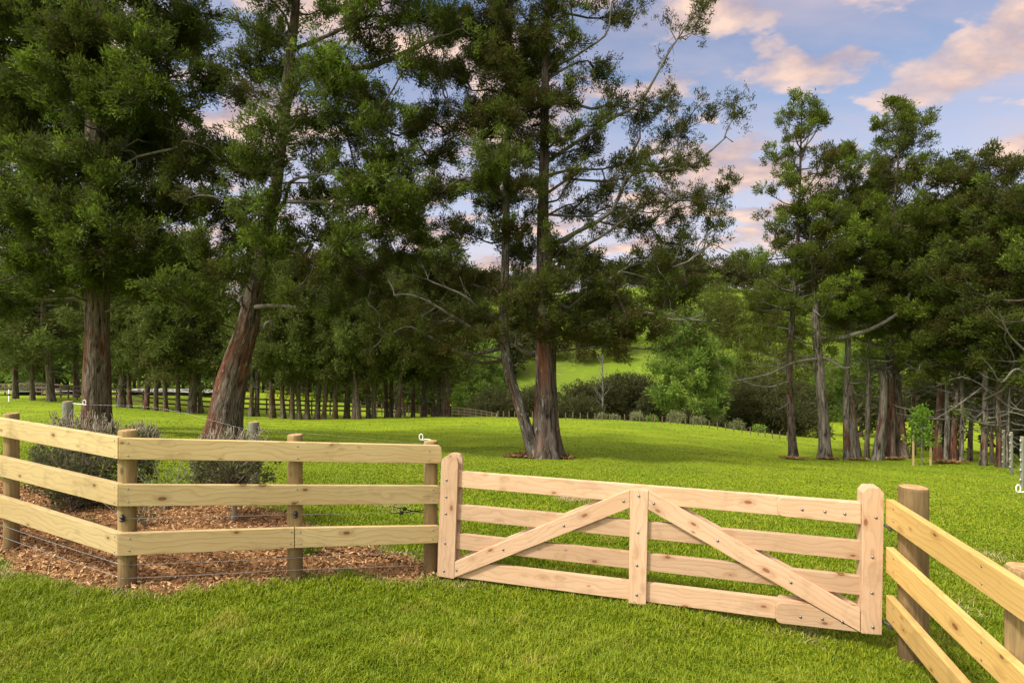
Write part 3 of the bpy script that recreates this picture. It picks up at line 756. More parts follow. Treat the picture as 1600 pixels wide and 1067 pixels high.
def unit(v): v = np.asarray(v, float); return v/max(np.linalg.norm(v), 1e-9)
def limb(a, b, rise=.15, wob=.06, n=9, g=None):
    """gnarled limb from a to b, sagging first and lifting at the tip (rise) or the other way"""
    g = g or RNG; a = np.asarray(a, float); b = np.asarray(b, float); L = np.linalg.norm(b-a)
    t = np.linspace(0, 1, n)
    p = a+np.outer(t, b-a); p[:, 2] += -rise*L*np.sin(np.pi*t)*(1-.3*t)
    e = g.normal(0, wob*L, (4, 3)); e[0] = 0; e[3] = 0
    p += spline(e, n)*np.sin(np.pi*np.minimum(t*1.0, 1))[:, None]
    return p
def branchlets(wood, leaf, p, r0, g, n2, len2, tuft, tint, foliage=1.0, s0=.25, uptilt=.35, twig=.012, dead=0.0):
    """side twigs along a limb p with tufts at and before their ends"""
    k = len(p); T = np.gradient(p, axis=0)
    for j in range(n2):
        s = s0+(1-s0)*(j+g.random())/n2; f = s*(k-1); i = min(int(f), k-2); q = p[i]+(p[i+1]-p[i])*(f-i)
        t = unit(T[i]); side = unit(np.cross(t, [0, 0, 1]))*(1 if j % 2 else -1)
        d = unit(t*g.uniform(.2, 1.0)+side*g.uniform(.3, 1.1)+np.array([0, 0, uptilt*g.uniform(-.6, 1.8)]))
        L = len2*g.uniform(.45, 1.15)*(1.05-.45*s)
        e = q+d*L+np.array([0, 0, .18*L*g.uniform(-.3, 1)])
        m = .5*(q+e)+g.normal(0, .07*L, 3)
        w = np.array([q, m, e]); rr = min(twig, r0*.7)*(.6+L*.5)
        wood.add(spline(w, 5), np.linspace(rr, rr*.35, 5), 3, dead=dead)
        if g.random() < foliage:
            nt = max(1, int(L/(tuft*.72)))
            ss = np.linspace(.30, 1, nt+1)[1:] if nt > 1 else np.array([1.0])
            cs = spline(w, 12)[(ss*11).astype(int)]+g.normal(0, tuft*.42, (len(ss), 3))
            leaf.add(cs, np.tile(unit(d+[0, 0, .4]), (len(cs), 1)), g.uniform(.7, 1.15, len(cs))*tuft, np.clip(tint+g.normal(0, .13), 0, 1))
        elif g.random() < .6:
            for _ in range(2):
                wood.add(np.array([m, m+unit(d+g.normal(0, .6, 3))*L*.5, m+unit(d+g.normal(0, .5, 3))*L*.8]), [rr*.6, rr*.4, rr*.25], 3, dead=1.0)

def trunk_tube(wood, path, radii, flare=.5, lobes=5, n=46, sides=26, seed=0, rough=.05):
    p = spline(path, n); r = np.interp(np.linspace(0, 1, n), np.linspace(0, 1, len(radii)), radii)
    gg = np.random.default_rng(seed); ph = gg.random(6)*6.28
    L0 = np.r_[0, np.cumsum(np.linalg.norm(np.diff(p, axis=0), axis=1))]
    def warp(th, L):
        f = np.exp(-L/.38)
        return 1+flare*f*(1+.55*np.sin(lobes*th+ph[0]))+rough*np.sin(3*th+ph[1]+L*.4)+rough*.7*np.sin(7*th+ph[2]+L*.6)+rough*.6*np.sin(11*th+ph[3]-L*.9)+rough*.6*np.sin(L*3.1+ph[4]+2*th)
    wood.add(p, r, sides, warp)
    return p, r
def at_height(p, z):
    i = int(np.clip(np.searchsorted(p[:, 2], z), 1, len(p)-1)); a, b = p[i-1], p[i]
    t = np.clip((z-a[2])/max(b[2]-a[2], 1e-6), 0, 1); return a+(b-a)*t

def clump_tree(name, label, cat, group, trunks, clumps, bark, leafm, seed, tuft=.24, dens=1.0, bare=(), per=34, depth=1.0, parts=None, wid=.26, cut=None, uplift=.35):
    """a big tree: trunks (pixel paths), clumps (px, py, radius px, tint[, depth offset]) each carried by a limb from the nearest trunk"""
    g = np.random.default_rng(seed)
    b = trunks[0]['path'][0]
    root = thing(name, label, cat, b, group)
    wood = Tubes(); leaf = Leaves(); tr = []
    for k, t in enumerate(trunks):
        own = Tubes() if t.get('bark') else wood
        p, r = trunk_tube(own, t['path'], t['r'], t.get('flare', .45), t.get('lobes', 5), seed=seed+k); tr.append((p, r))
        if t.get('bark'): own.build('side_stem', t['bark'], root, b)
    Yb = b[1]; limbs = []
    for c in clumps:
        px, py, rp, tint = c[:4]; dy = c[4] if len(c) > 4 else g.uniform(-1, 1)*depth*1.3
        ti = c[5] if len(c) > 5 else 0
        Y = Yb+dy; cc = P(px, py, Y); Rm = rp*Y/F
        p, r = tr[ti]
        z0 = max(p[0, 2]+ (trunks[ti].get('first', 2.2)), cc[2]-g.uniform(.1, .45)*np.linalg.norm(cc[:2]-at_height(p, cc[2])[:2])-.1)
        a = at_height(p, z0); Lb = np.linalg.norm(cc-a); fork = False
        if limbs:
            allp = np.concatenate(limbs); dd_ = np.linalg.norm(allp-cc, axis=1)+.35*np.maximum(0, allp[:, 2]-cc[2]); i_ = int(np.argmin(dd_))
            if dd_[i_] < .62*Lb: a = allp[i_]; Lb = np.linalg.norm(cc-a); fork = True
        q = limb(a, cc, g.uniform(-.16, .18), .055, 9, g); limbs.append(q[3:8])
        ra = np.clip(.013+.012*Lb, .016, .03 if fork else .065)
        wood.add(q, np.linspace(ra, .010, 9), 6, dead=.12)
        if Lb > 1.2: branchlets(wood, leaf, q[2:], ra*.6, g, int(2.2*Lb), .75, tuft, tint-.15, .75, .1, uplift, .011, dead=.3)
        # the clump: twigs radiating from the outer part of the limb
        nb = max(5, int(dens*17*Rm*Rm+6)); ct = g.choice([-.14, -.06, 0, .05, .22], p=[.25, .3, .2, .15, .10])
        for _ in range(nb):
            d = g.normal(0, 1, 3); d[2] = d[2]*.75+.15; d = unit(d)
            e = cc+d*Rm*np.array([1, 1, .8])*g.uniform(.35, 1.25)
            s = q[g.integers(5, 9)]; m = .5*(s+e)-[0, 0, .08*Rm]+g.normal(0, .05, 3)
            tw = spline(np.array([s, m, e]), 6)
            wood.add(tw, np.linspace(.012, .005, 6), 3, dead=.1)
            nt = max(2, int(np.linalg.norm(e-s)/(tuft*.62)))
            cs = spline(np.array([s, m, e]), 24)[(np.linspace(.4, 1, nt)*23).astype(int)]+g.normal(0, tuft*.5, (nt, 3))
            outer = np.linspace(-.20, .12, nt)  # inner tufts darkened to paint in crown shade, tips lighter as new growth
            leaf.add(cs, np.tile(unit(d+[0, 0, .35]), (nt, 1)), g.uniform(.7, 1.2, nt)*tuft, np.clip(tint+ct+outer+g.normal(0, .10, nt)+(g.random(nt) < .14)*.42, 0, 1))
    for bpts, r0, foliage, tint in bare:
        q = spline(np.array([P(*v) for v in bpts]), 14); Lb = np.linalg.norm(np.diff(q, axis=0), axis=1).sum()
        q[1:-1] += spline(g.normal(0, .035*Lb, (5, 3)), 12)
        wood.add(q, np.linspace(r0, r0*.22, 14), 7, lambda th, L: 1+.10*np.sin(L*9+th*2), dead=.75)
        if foliage < .35:
            branchlets(wood, leaf, q, r0*.6, g, int(3.6*Lb), .8, tuft, tint, foliage, .2, uplift, .010, dead=.8); continue
        # a leafy limb: forking side branches, each ending in loose sprays, some hanging bare
        for j in range(int(2.1*Lb)+2):
            f = g.uniform(.22, 1)*12.9; i = int(f); s0 = q[i]+(q[i+1]-q[i])*(f-i); t = unit(q[i+1]-q[i])
            d = unit(t*g.uniform(.3, 1.0)+unit(np.cross(t, [0, 0, 1]))*g.uniform(-1.2, 1.2)+np.array([0, 0, g.uniform(-.75, 1.0)])); L = g.uniform(.35, 1.15)*(1.15-.4*f/13)
            w2 = limb(s0, s0+d*L, g.uniform(-.2, .15), .08, 7, g); r2 = min(r0*.4, .016)
            wood.add(w2, np.linspace(r2, .005, 7), 4, dead=.7)
            for jj in range(g.integers(2, 6)):
                i2 = g.integers(1, 6); d3 = unit(d*.6+g.normal(0, .7, 3)+[0, 0, .15]); e3 = w2[i2]+d3*L*g.uniform(.2, .5)
                wood.add(spline(np.array([w2[i2], .5*(w2[i2]+e3)+g.normal(0, .02, 3), e3]), 4), np.linspace(.006, .003, 4), 3, dead=.8)
                if g.random() < foliage*.85:
                    n3 = g.integers(2, 7); leaf.add(e3+g.normal(0, tuft*.75, (n3, 3)), np.tile(unit(d3+[0, 0, .5]), (n3, 1)), g.uniform(.6, 1.15, n3)*tuft, np.clip(tint+g.normal(0, .14), 0, 1))
            if g.random() < foliage:
                n3 = g.integers(4, 12); leaf.add(w2[-1]+g.normal(0, tuft*1.05, (n3, 3)), np.tile(unit(d+[0, 0, .5]), (n3, 1)), g.uniform(.6, 1.2, n3)*tuft, np.clip(tint+.05+g.normal(0, .14), 0, 1))
    wood.build('trunk', bark, root, b)
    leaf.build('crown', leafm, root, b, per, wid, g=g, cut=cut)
    return root

def px_path(pts, Y0, dy=0.0):
    """trunk path from pixels; the depth drifts by dy over its length"""
    n = len(pts); return np.array([P(x, y, Y0+dy*k/(n-1)) for k, (x, y) in enumerate(pts)])

# hero trees ---------------------------------------------------------------
def scatter(n, box, rp, tint, g, dyr):
    x0, y0, x1, y1 = box
    return [(g.uniform(x0, x1), g.uniform(y0, y1), g.uniform(*rp), g.uniform(*tint), g.uniform(*dyr)) for _ in range(n)]
g1 = np.random.default_rng(11)
c1 = [(40,40,60,.42),(45,120,52,.30),(100,60,55,.28),(95,160,50,.40),(30,200,55,.30),(60,260,55,.45,-1.6),(20,330,60,.55,-1.5),(40,400,50,.5,-1.2),(110,320,48,.3),(140,250,50,.25),(150,350,55,.55,-1.8),
      (200,60,55,.3),(180,130,50,.28),(235,30,45,.25),(240,120,50,.55,-1.7),(280,60,50,.2),(310,110,42,.2),(270,180,50,.25),(220,200,50,.3),(300,260,45,.25),(330,330,46,.25),(250,300,50,.2),(180,420,45,.3),(260,390,50,.35,-1.2),
      (110,430,40,.3),(60,450,34,.5,-1.4),(330,150,36,.2),(250,450,38,.3),(-30,150,70,.3),(-30,300,70,.35),(-20,440,50,.35),(5,480,34,.3),(310,20,40,.25),(300,430,45,.3,-.5),(330,390,38,.3)]
c1 += scatter(26, (-90, -330, 330, 20), (50, 80), (.2, .4), g1, (-2.2, 2.2)) + scatter(38, (-70, 0, 330, 460), (45, 65), (.15, .3), g1, (.5, 2.6)) + scatter(16, (60, 0, 240, 400), (38, 55), (.15, .5), g1, (-2.0, -.9))
c1 += [(130, 425, 42, .3, -1.3), (180, 430, 38, .3, -1.0), (155, 395, 40, .4, -1.6), (215, 440, 42, .35, -.8)]
c1 += [(150, 40, 42, .3, -1.2), (135, 110, 44, .35, -1.5), (165, 175, 42, .45, -1.3), (140, 235, 40, .4, -1.6), (170, 290, 40, .3, -1.2), (125, 345, 42, .5, -1.5), (175, 385, 38, .35, -1.1), (20, 100, 55, .25, 1.5), (60, 180, 55, .25, 1.6), (30, 260, 55, .25, 1.4), (90, 300, 50, .25, 1.8)]
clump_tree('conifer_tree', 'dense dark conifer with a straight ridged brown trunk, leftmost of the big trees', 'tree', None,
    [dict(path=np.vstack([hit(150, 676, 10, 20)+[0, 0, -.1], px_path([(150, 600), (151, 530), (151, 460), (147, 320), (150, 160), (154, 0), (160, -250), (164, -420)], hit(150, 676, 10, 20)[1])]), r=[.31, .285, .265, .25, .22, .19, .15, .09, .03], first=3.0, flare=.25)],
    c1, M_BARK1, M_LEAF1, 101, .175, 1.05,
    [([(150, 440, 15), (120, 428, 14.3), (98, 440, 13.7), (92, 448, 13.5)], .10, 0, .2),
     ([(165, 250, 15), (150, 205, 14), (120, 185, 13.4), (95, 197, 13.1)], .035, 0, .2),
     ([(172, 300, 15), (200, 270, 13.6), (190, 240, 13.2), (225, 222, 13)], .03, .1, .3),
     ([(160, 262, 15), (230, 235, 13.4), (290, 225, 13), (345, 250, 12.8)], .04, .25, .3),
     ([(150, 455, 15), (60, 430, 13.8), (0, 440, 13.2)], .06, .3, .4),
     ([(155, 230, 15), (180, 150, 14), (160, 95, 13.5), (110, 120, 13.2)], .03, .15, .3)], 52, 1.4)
g2 = np.random.default_rng(12)
c2 = [(395,40,48,.35),(430,110,45,.45),(500,90,46,.55,-1.6),(520,150,46,.50,-1.5),(560,130,44,.4),(480,190,48,.38),(420,190,42,.5,-1.3),(550,210,50,.3),(600,180,46,.42,-1.0),(620,250,50,.32),(570,290,52,.22),(520,260,42,.3),
      (600,340,54,.2),(640,310,46,.28),(540,360,50,.22),(490,320,34,.4),(400,300,38,.3),(430,380,40,.4,-1.2),(500,420,45,.2),(560,430,52,.2),(620,400,50,.22),(660,360,42,.3),(600,470,46,.22),(530,480,40,.22),(460,470,34,.25),
      (360,260,38,.25),(350,420,44,.25),(300,470,40,.45,-1.0),(370,340,40,.3),(560,30,40,.35),(620,40,44,.35),(520,20,42,.3),(680,20,40,.3),(640,100,36,.3),(580,80,34,.3),(650,200,38,.35),(690,250,36,.3),(250,440,36,.5,-1.4),(380,140,36,.3),(680,440,46,.22),(650,490,40,.22)]
c2 = [c if len(c) > 4 or c[1] > 270 or abs(c[0]-(463-.105*c[1])) > 55 else (*c, .9) for c in c2]
c2 += scatter(20, (330, -320, 720, 0), (45, 70), (.25, .42), g2, (-1.8, 2)) + scatter(20, (380, 60, 690, 500), (36, 54), (.12, .3), g2, (.6, 2.4)) + scatter(7, (495, 20, 600, 430), (32, 48), (.2, .5), g2, (-1.8, -.7)) + scatter(6, (370, 230, 430, 430), (30, 44), (.2, .5), g2, (-1.8, -.7))
b2 = hit(345, 694, 9, 18); 
c2 += [(455, 150, 34, .45, -1.0), (425, 250, 36, .3, -.9), (440, 300, 34, .4, -1.1), (480, 230, 36, .3, .9), (500, 300, 40, .25, .8), (470, 360, 34, .3, -.8)]
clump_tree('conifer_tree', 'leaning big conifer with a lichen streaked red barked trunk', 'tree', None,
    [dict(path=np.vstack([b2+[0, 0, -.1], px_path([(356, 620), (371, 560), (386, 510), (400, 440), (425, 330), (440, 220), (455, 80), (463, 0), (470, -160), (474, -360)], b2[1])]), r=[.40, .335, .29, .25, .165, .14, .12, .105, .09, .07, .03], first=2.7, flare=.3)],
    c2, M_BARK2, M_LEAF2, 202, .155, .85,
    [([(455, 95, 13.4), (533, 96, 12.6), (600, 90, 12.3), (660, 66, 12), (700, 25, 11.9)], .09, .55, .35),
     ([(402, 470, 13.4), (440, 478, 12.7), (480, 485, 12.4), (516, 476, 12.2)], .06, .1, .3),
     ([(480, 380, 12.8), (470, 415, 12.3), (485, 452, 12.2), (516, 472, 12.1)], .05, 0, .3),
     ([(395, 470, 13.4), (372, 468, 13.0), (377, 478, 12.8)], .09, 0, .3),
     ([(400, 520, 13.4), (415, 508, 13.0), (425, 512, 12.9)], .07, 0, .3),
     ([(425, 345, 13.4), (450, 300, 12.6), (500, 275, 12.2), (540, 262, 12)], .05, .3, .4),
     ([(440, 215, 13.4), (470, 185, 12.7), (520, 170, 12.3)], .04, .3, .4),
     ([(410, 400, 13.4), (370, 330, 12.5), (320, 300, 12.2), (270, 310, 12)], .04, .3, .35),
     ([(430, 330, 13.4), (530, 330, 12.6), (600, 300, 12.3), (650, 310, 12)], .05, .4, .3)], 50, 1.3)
g3 = np.random.default_rng(13)
c3 = [(790,30,44,.22),(770,90,40,.2),(800,130,40,.22),(780,180,38,.2),(745,60,36,.25),(760,230,46,.62,-1.4,1),(790,260,48,.58,-1.5,1),(740,280,42,.45,-1.0,1),(820,290,40,.45,-1.2,1),(720,200,32,.3,0,1),(700,110,30,.25,.3,1),(690,300,44,.4,-.6,1),(720,360,48,.3,0,1),(790,370,44,.3,0,1),(660,420,46,.25,.2,1),(720,440,50,.25,0,1),(770,450,44,.25,-.4,1),
      (640,500,40,.2,.4,1),(700,510,44,.22,-.2,1),(750,500,36,.2,.5,1),(600,520,34,.2,.6,1),(690,560,32,.2,.8,1),
      (880,380,46,.42,-1.2),(900,330,34,.3),(930,400,40,.3),(860,440,40,.25),(910,470,46,.25),(960,470,44,.25),(880,510,40,.2),(940,520,42,.2),(1000,490,34,.28),(985,420,32,.3),(1040,470,30,.3),(1030,520,28,.25),(1080,440,26,.3),(900,270,26,.25),(930,220,24,.2),(885,160,24,.25),(900,60,28,.25),(940,120,24,.22),(965,30,26,.22),
      (1000,250,26,.25),(1010,180,22,.2),(960,300,24,.25),(1030,300,26,.28),(1060,370,26,.3),(1000,350,24,.3),(1100,320,20,.28),(900,200,22,.3),(830,60,26,.2),(830,200,26,.22),(1090,400,20,.3),(1070,250,20,.25)]
c3 = [c if len(c) > 5 else (*c, g3.uniform(-1.2, 1.2), 0 if c[0] > 825 else 1) if len(c) == 4 else (*c, 0) for c in c3]
c3 = [(c[0], c[1], c[2]+8, c[3], g3.uniform(-.75, .3), 1) if 730 < c[0] < 826 and c[1] < 200 else c for c in c3]
c3 += [(*c, 0) for c in scatter(20, (770, -60, 960, 350), (15, 25), (.15, .35), g3, (-1.3, 1.3))]
c3 += [(*c, 1) for c in scatter(14, (745, -60, 835, 210), (32, 44), (.15, .26), g3, (-.8, .6))]
c3 += [(*c, 0) for c in scatter(14, (760, -260, 960, 0), (30, 48), (.2, .3), g3, (-1.4, 1.4))] + [(*c, 1) for c in scatter(22, (650, 20, 850, 560), (34, 48), (.12, .28), g3, (.2, 1.8))] + [(*c, 0) for c in scatter(17, (810, 390, 1080, 545), (24, 38), (.15, .35), g3, (-1.2, 1.6))]
b3 = hit(852, 716, 9, 18)
c3 += [(825, 480, 34, .3, -1.0, 0), (880, 500, 36, .3, -1.1, 0), (850, 440, 38, .35, -1.2, 0), (910, 525, 32, .25, -.8, 0), (770, 520, 34, .25, -.9, 1), (720, 545, 34, .22, -.6, 1), (800, 470, 36, .3, -1.0, 1), (960, 530, 32, .25, -.6, 0), (835, 515, 26, .25, -.7, 0)]
c3 += [(*c, 0) for c in scatter(12, (832, -20, 880, 400), (17, 26), (.2, .4), g3, (-.75, -.25))] + [(*c, 1) for c in scatter(9, (770, 60, 815, 420), (22, 32), (.2, .35), g3, (-.8, -.3))]
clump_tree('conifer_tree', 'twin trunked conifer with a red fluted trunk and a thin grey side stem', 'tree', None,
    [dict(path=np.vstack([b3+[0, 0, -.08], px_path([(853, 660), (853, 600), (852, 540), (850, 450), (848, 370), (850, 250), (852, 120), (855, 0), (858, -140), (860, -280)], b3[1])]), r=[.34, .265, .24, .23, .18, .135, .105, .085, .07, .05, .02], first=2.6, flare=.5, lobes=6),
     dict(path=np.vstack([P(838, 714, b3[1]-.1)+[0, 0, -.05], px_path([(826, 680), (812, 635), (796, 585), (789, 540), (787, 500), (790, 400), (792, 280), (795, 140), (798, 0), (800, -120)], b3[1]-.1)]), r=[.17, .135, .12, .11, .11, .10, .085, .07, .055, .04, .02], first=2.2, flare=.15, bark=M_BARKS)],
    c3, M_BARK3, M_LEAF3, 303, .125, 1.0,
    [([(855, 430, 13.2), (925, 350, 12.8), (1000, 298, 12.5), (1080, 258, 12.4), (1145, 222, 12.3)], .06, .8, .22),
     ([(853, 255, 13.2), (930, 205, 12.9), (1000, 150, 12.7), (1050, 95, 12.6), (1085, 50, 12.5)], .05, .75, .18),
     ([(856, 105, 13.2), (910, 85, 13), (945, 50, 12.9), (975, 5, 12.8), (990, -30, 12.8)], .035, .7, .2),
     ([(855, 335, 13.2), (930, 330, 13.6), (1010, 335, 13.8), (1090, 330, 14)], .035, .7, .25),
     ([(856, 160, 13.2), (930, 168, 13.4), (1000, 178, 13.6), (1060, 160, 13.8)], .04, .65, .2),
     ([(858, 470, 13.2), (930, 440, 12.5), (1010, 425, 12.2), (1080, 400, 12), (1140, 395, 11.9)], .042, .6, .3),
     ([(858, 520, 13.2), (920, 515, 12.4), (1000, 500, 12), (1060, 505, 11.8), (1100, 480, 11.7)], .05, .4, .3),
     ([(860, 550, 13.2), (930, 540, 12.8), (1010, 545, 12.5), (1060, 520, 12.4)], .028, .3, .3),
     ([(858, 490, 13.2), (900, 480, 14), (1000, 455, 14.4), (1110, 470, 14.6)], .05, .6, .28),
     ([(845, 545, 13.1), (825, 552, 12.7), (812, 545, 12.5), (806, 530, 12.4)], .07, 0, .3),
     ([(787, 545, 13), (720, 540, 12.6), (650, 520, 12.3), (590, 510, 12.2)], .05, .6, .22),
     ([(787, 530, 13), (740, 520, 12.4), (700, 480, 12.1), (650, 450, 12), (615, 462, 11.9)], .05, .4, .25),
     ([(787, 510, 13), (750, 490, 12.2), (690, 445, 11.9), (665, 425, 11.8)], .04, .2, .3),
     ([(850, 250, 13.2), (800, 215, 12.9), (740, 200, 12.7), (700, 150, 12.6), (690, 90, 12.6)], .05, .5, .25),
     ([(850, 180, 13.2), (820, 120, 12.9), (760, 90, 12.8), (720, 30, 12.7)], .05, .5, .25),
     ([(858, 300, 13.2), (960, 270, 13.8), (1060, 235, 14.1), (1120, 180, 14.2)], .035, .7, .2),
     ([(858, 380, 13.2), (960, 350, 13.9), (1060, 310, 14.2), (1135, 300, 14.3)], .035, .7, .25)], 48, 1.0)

# a procedural conifer for the groups -------------------------------------
def conifer(name, label, group, path, radii, zc, rmax, seed, bark, leafm, tuft=.24, nprim=60, per=24, tint=.35, lean=.2, dens=1.0, top_round=.6, bare_low=6, sides=14, wid=.24, second=1.0, puff=False, flare=.35):
    g = np.random.default_rng(seed); b = path[0]
    root = thing(name, label, 'tree', b, group); wood = Tubes(); leaf = Leaves()
    p, r = trunk_tube(wood, path, radii, flare, 4, 30, sides, seed, .06)
    z1 = p[-1, 2]
    for k in range(nprim):
        t = (k+g.random())/nprim; z = zc+(z1-zc)*t**.9
        a = at_height(p, z); az = k*2.39996+g.normal(0, .35)
        prof = (1-t)**top_round*(.65+.35*math.sin(min(1, t*3.2)*math.pi/2))
        L = max(.3, rmax*prof*(g.uniform(.35, 1.25) if puff else g.uniform(.45, 1.12)))
        el = (g.uniform(-.45, .6) if puff else g.uniform(-.10, .25))+.55*t
        d = np.array([math.cos(az), math.sin(az), math.tan(el)])
        e = a+unit(d)*L+np.array([0, 0, .12*L])
        q = limb(a, e, g.uniform(.02, .2), .04, 7, g); ra = min(.05, .012+.014*L)
        wood.add(q, np.linspace(ra, ra*.3, 7), 4, dead=.4)
        tt = np.clip(tint+g.normal(0, .13)+(.12 if g.random() < .15 else 0), .05, 1)
        if puff:   # foliage gathered in rounded tufted puffs at the ends of the branches
            branchlets(wood, leaf, q, ra*.6, g, max(3, int(L*3.2)), .30*L+.2, tuft*.7, tt-.15, .35*dens, .45, .5, .008, dead=.5)
            spots = [(q[-1], 1.0)]
            for s_ in range(int(L*2.0*dens)):
                i = g.integers(2, 6); dd = unit(np.cross(q[i]-q[i-1], [0, 0, 1]))*(1 if s_ % 2 else -1)
                e2 = q[i]+unit(dd*g.uniform(.4, 1.1)+.6*unit(q[i]-q[i-1])+[0, 0, g.uniform(-.5, 1.0)])*L*g.uniform(.2, .5)
                wood.add(spline(np.array([q[i], .5*(q[i]+e2)-[0, 0, .04], e2]), 5), np.linspace(ra*.5, .006, 5), 3, dead=.5); spots.append((e2, .9))
            for c0, f in spots:
                Rp = f*(.13+.06*L)*g.uniform(.6, 1.35); n_ = int(7+9*Rp*Rp/(tuft*tuft)*1.1)
                u = g.normal(0, 1, (n_, 3)); u /= np.linalg.norm(u, axis=1)[:, None]; u[:, 2] = u[:, 2]*.8+.2
                ti2 = tt+g.normal(0, .12)
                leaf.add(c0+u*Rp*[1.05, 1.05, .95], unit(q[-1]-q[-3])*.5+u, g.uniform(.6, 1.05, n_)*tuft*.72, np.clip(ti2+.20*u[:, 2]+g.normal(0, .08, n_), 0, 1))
        else:
            branchlets(wood, leaf, q, ra*.6, g, max(3, int(L*3.6*dens*second)), .34*L+.22, tuft, tt, .93, .35, .4, .008)
            for _ in range(int(5+L*4*dens)):
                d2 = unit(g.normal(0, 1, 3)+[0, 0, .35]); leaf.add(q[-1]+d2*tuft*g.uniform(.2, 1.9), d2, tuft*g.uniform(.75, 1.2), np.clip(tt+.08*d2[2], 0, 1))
    for _ in range(5): leaf.add(p[-1]+g.normal(0, tuft*.6, 3), [0, 0, 1], tuft, tint)
    for k in range(bare_low):
        z = g.uniform(b[2]+.35*(zc-b[2]), zc+.8); a = at_height(p, z); az = g.uniform(0, 6.28); L = g.uniform(.5, 1.9)
        q = limb(a, a+np.array([math.cos(az)*L, math.sin(az)*L, g.uniform(-.5, .5)*L*.5]), g.uniform(-.15, .2), .09, 8, g)
        wood.add(q, np.linspace(.022, .005, 8), 4, dead=.95)
        branchlets(wood, leaf, q, .01, g, 5, .5, tuft, tint, .08, .3, .1, .007, dead=.95)
    wood.build('trunk', bark, root, b); leaf.build('crown', leafm, root, b, per, wid, g=g)
    return root

# right hand group: (base px, base y, width px, lean px at crown, apex (px,py), crown base y, crown radius px, bark, tint, label)
RG = 'conifers in the right hand group'
right = [
 (1240,716,19,-6,(1253,158),560,88,M_BARK3,.36,'tall slim conifer with open round topped crown, leftmost of the right group'),
 (1290,718,27,-14,(1262,330),520,85,M_BARK4,.36,'stout pale trunk flaring wide at its foot, second from the left of the right group'),
 (1323,717,15,2,(1322,235),505,70,M_BARK4,.36,'straight pale trunk beside the split stump, third in the right group'),
 (1354,716,11,4,(1345,300),490,55,M_BARK4,.35,'thinnest pale straight trunk of the right group, before the broken topped one'),
 (1385,717,12,6,(1375,270),510,60,M_BARK4,.34,'thin trunk just behind the pale broken topped trunk'),
 (1393,717,20,-4,(1410,172),520,95,M_BARK1,.34,'lichen spotted grey trunk carrying the tallest cone shaped crown of the right group'),
 (1412,716,28,-12,(1400,360),590,85,M_BARK1,.58,'thick dark trunk leaning left, just left of the young staked tree'),
 (1427,715,12,0,(1440,330),560,70,M_BARK1,.4,'narrow dark trunk directly behind the young staked tree'),
 (1466,720,20,4,(1465,330),600,85,M_BARK1,.6,'thick ridged trunk immediately right of the young staked tree'),
 (1478,721,13,2,(1492,255),580,75,M_BARK4,.38,'pale trunk close against the ridged one right of the staked tree'),
 (1491,722,15,3,(1480,340),600,70,M_BARK3,.42,'reddish brown trunk, left half of the close pair past the staked tree'),
 (1501,722,13,2,(1520,290),590,70,M_BARK4,.36,'grey trunk, right half of the close pair past the staked tree'),
 (1516,723,12,5,(1512,300),600,60,M_BARK1,.34,'dark thin trunk before the smooth pale one at the right'),
 (1536,726,16,4,(1546,245),560,85,M_BARK4,.33,'clean pale grey trunk with rounded high crown near the right edge'),
 (1550,727,9,2,(1560,330),600,55,M_BARK1,.33,'very thin dark trunk behind the clean pale grey one at right'),
 (1560,728,15,0,(1585,262),600,80,M_BARK1,.33,'broad dark trunk next to the white dotted electric fence'),
 (1575,729,8,3,(1600,330),600,60,M_BARK4,.32,'slender grey trunk rightmost of the right group'),
 (1625,736,16,0,(1640,280),600,95,M_BARK1,.32,'conifer whose crown leans in over the right edge of the photo'),
]
RT = []
for k, (bx, by, w, ln, ap, cy, cr, bk, ti, lab) in enumerate(right):
    b = hit(bx, by, 12, 24); Y = b[1]+(.5 if k % 3 == 1 else -.2)*0
    if k in (4, 7, 12, 14): b = np.array([b[0]*(b[1]+1.2)/b[1], b[1]+1.2, 0]); b[2] = gz(b[0], b[1]); Y = b[1]
    r = w/2*Y/F*kcos(bx)*.80
    top = P(ap[0], ap[1], Y); cb = P(bx+ln, cy, Y)
    path = np.vstack([b-[0, 0, .1], b+(cb-b)*.35+[(.02 if k % 2 else -.03), 0, 0], cb, cb+(top-cb)*.5+[RNG.normal(0, .1), 0, 0], top])
    H = top[2]-cb[2]
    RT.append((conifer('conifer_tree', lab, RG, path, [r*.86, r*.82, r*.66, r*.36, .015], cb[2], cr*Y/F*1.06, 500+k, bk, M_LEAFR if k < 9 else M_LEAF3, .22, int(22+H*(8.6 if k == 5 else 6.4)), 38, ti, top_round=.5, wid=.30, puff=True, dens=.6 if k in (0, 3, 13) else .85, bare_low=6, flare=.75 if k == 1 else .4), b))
# crooked bare limbs of the right group, each on its own tree
def part_limb(k, pts, r0, foliage=.1, n=20):
    root, b = RT[k]; g = np.random.default_rng(900+k); w = Tubes(); lf_ = Leaves()
    q = spline(np.array([P(*v) for v in pts]), n); w.add(q, np.linspace(r0, r0*.3, n), 7, lambda th, L: 1+.1*np.sin(L*7+th), dead=.8)
    L = np.linalg.norm(np.diff(q, axis=0), axis=1).sum(); branchlets(w, lf_, q, r0*.5, g, int(3*L), .6, .2, .4, foliage, .25, .3, .010, dead=.9)
    o = w.build('limb', M_BARK4, root, b)
    if lf_.c: lf_.build('twig_foliage', M_LEAFR, o, b, 24, .24, g=g)
Yr = [RT[k][1][1] for k in range(len(RT))]
part_limb(1, [(1282, 525, Yr[1]), (1320, 522, Yr[1]-.5), (1370, 505, Yr[1]-.8), (1410, 478, Yr[1]-.9), (1425, 445, Yr[1]-1), (1440, 420, Yr[1]-1)], .085, .25)
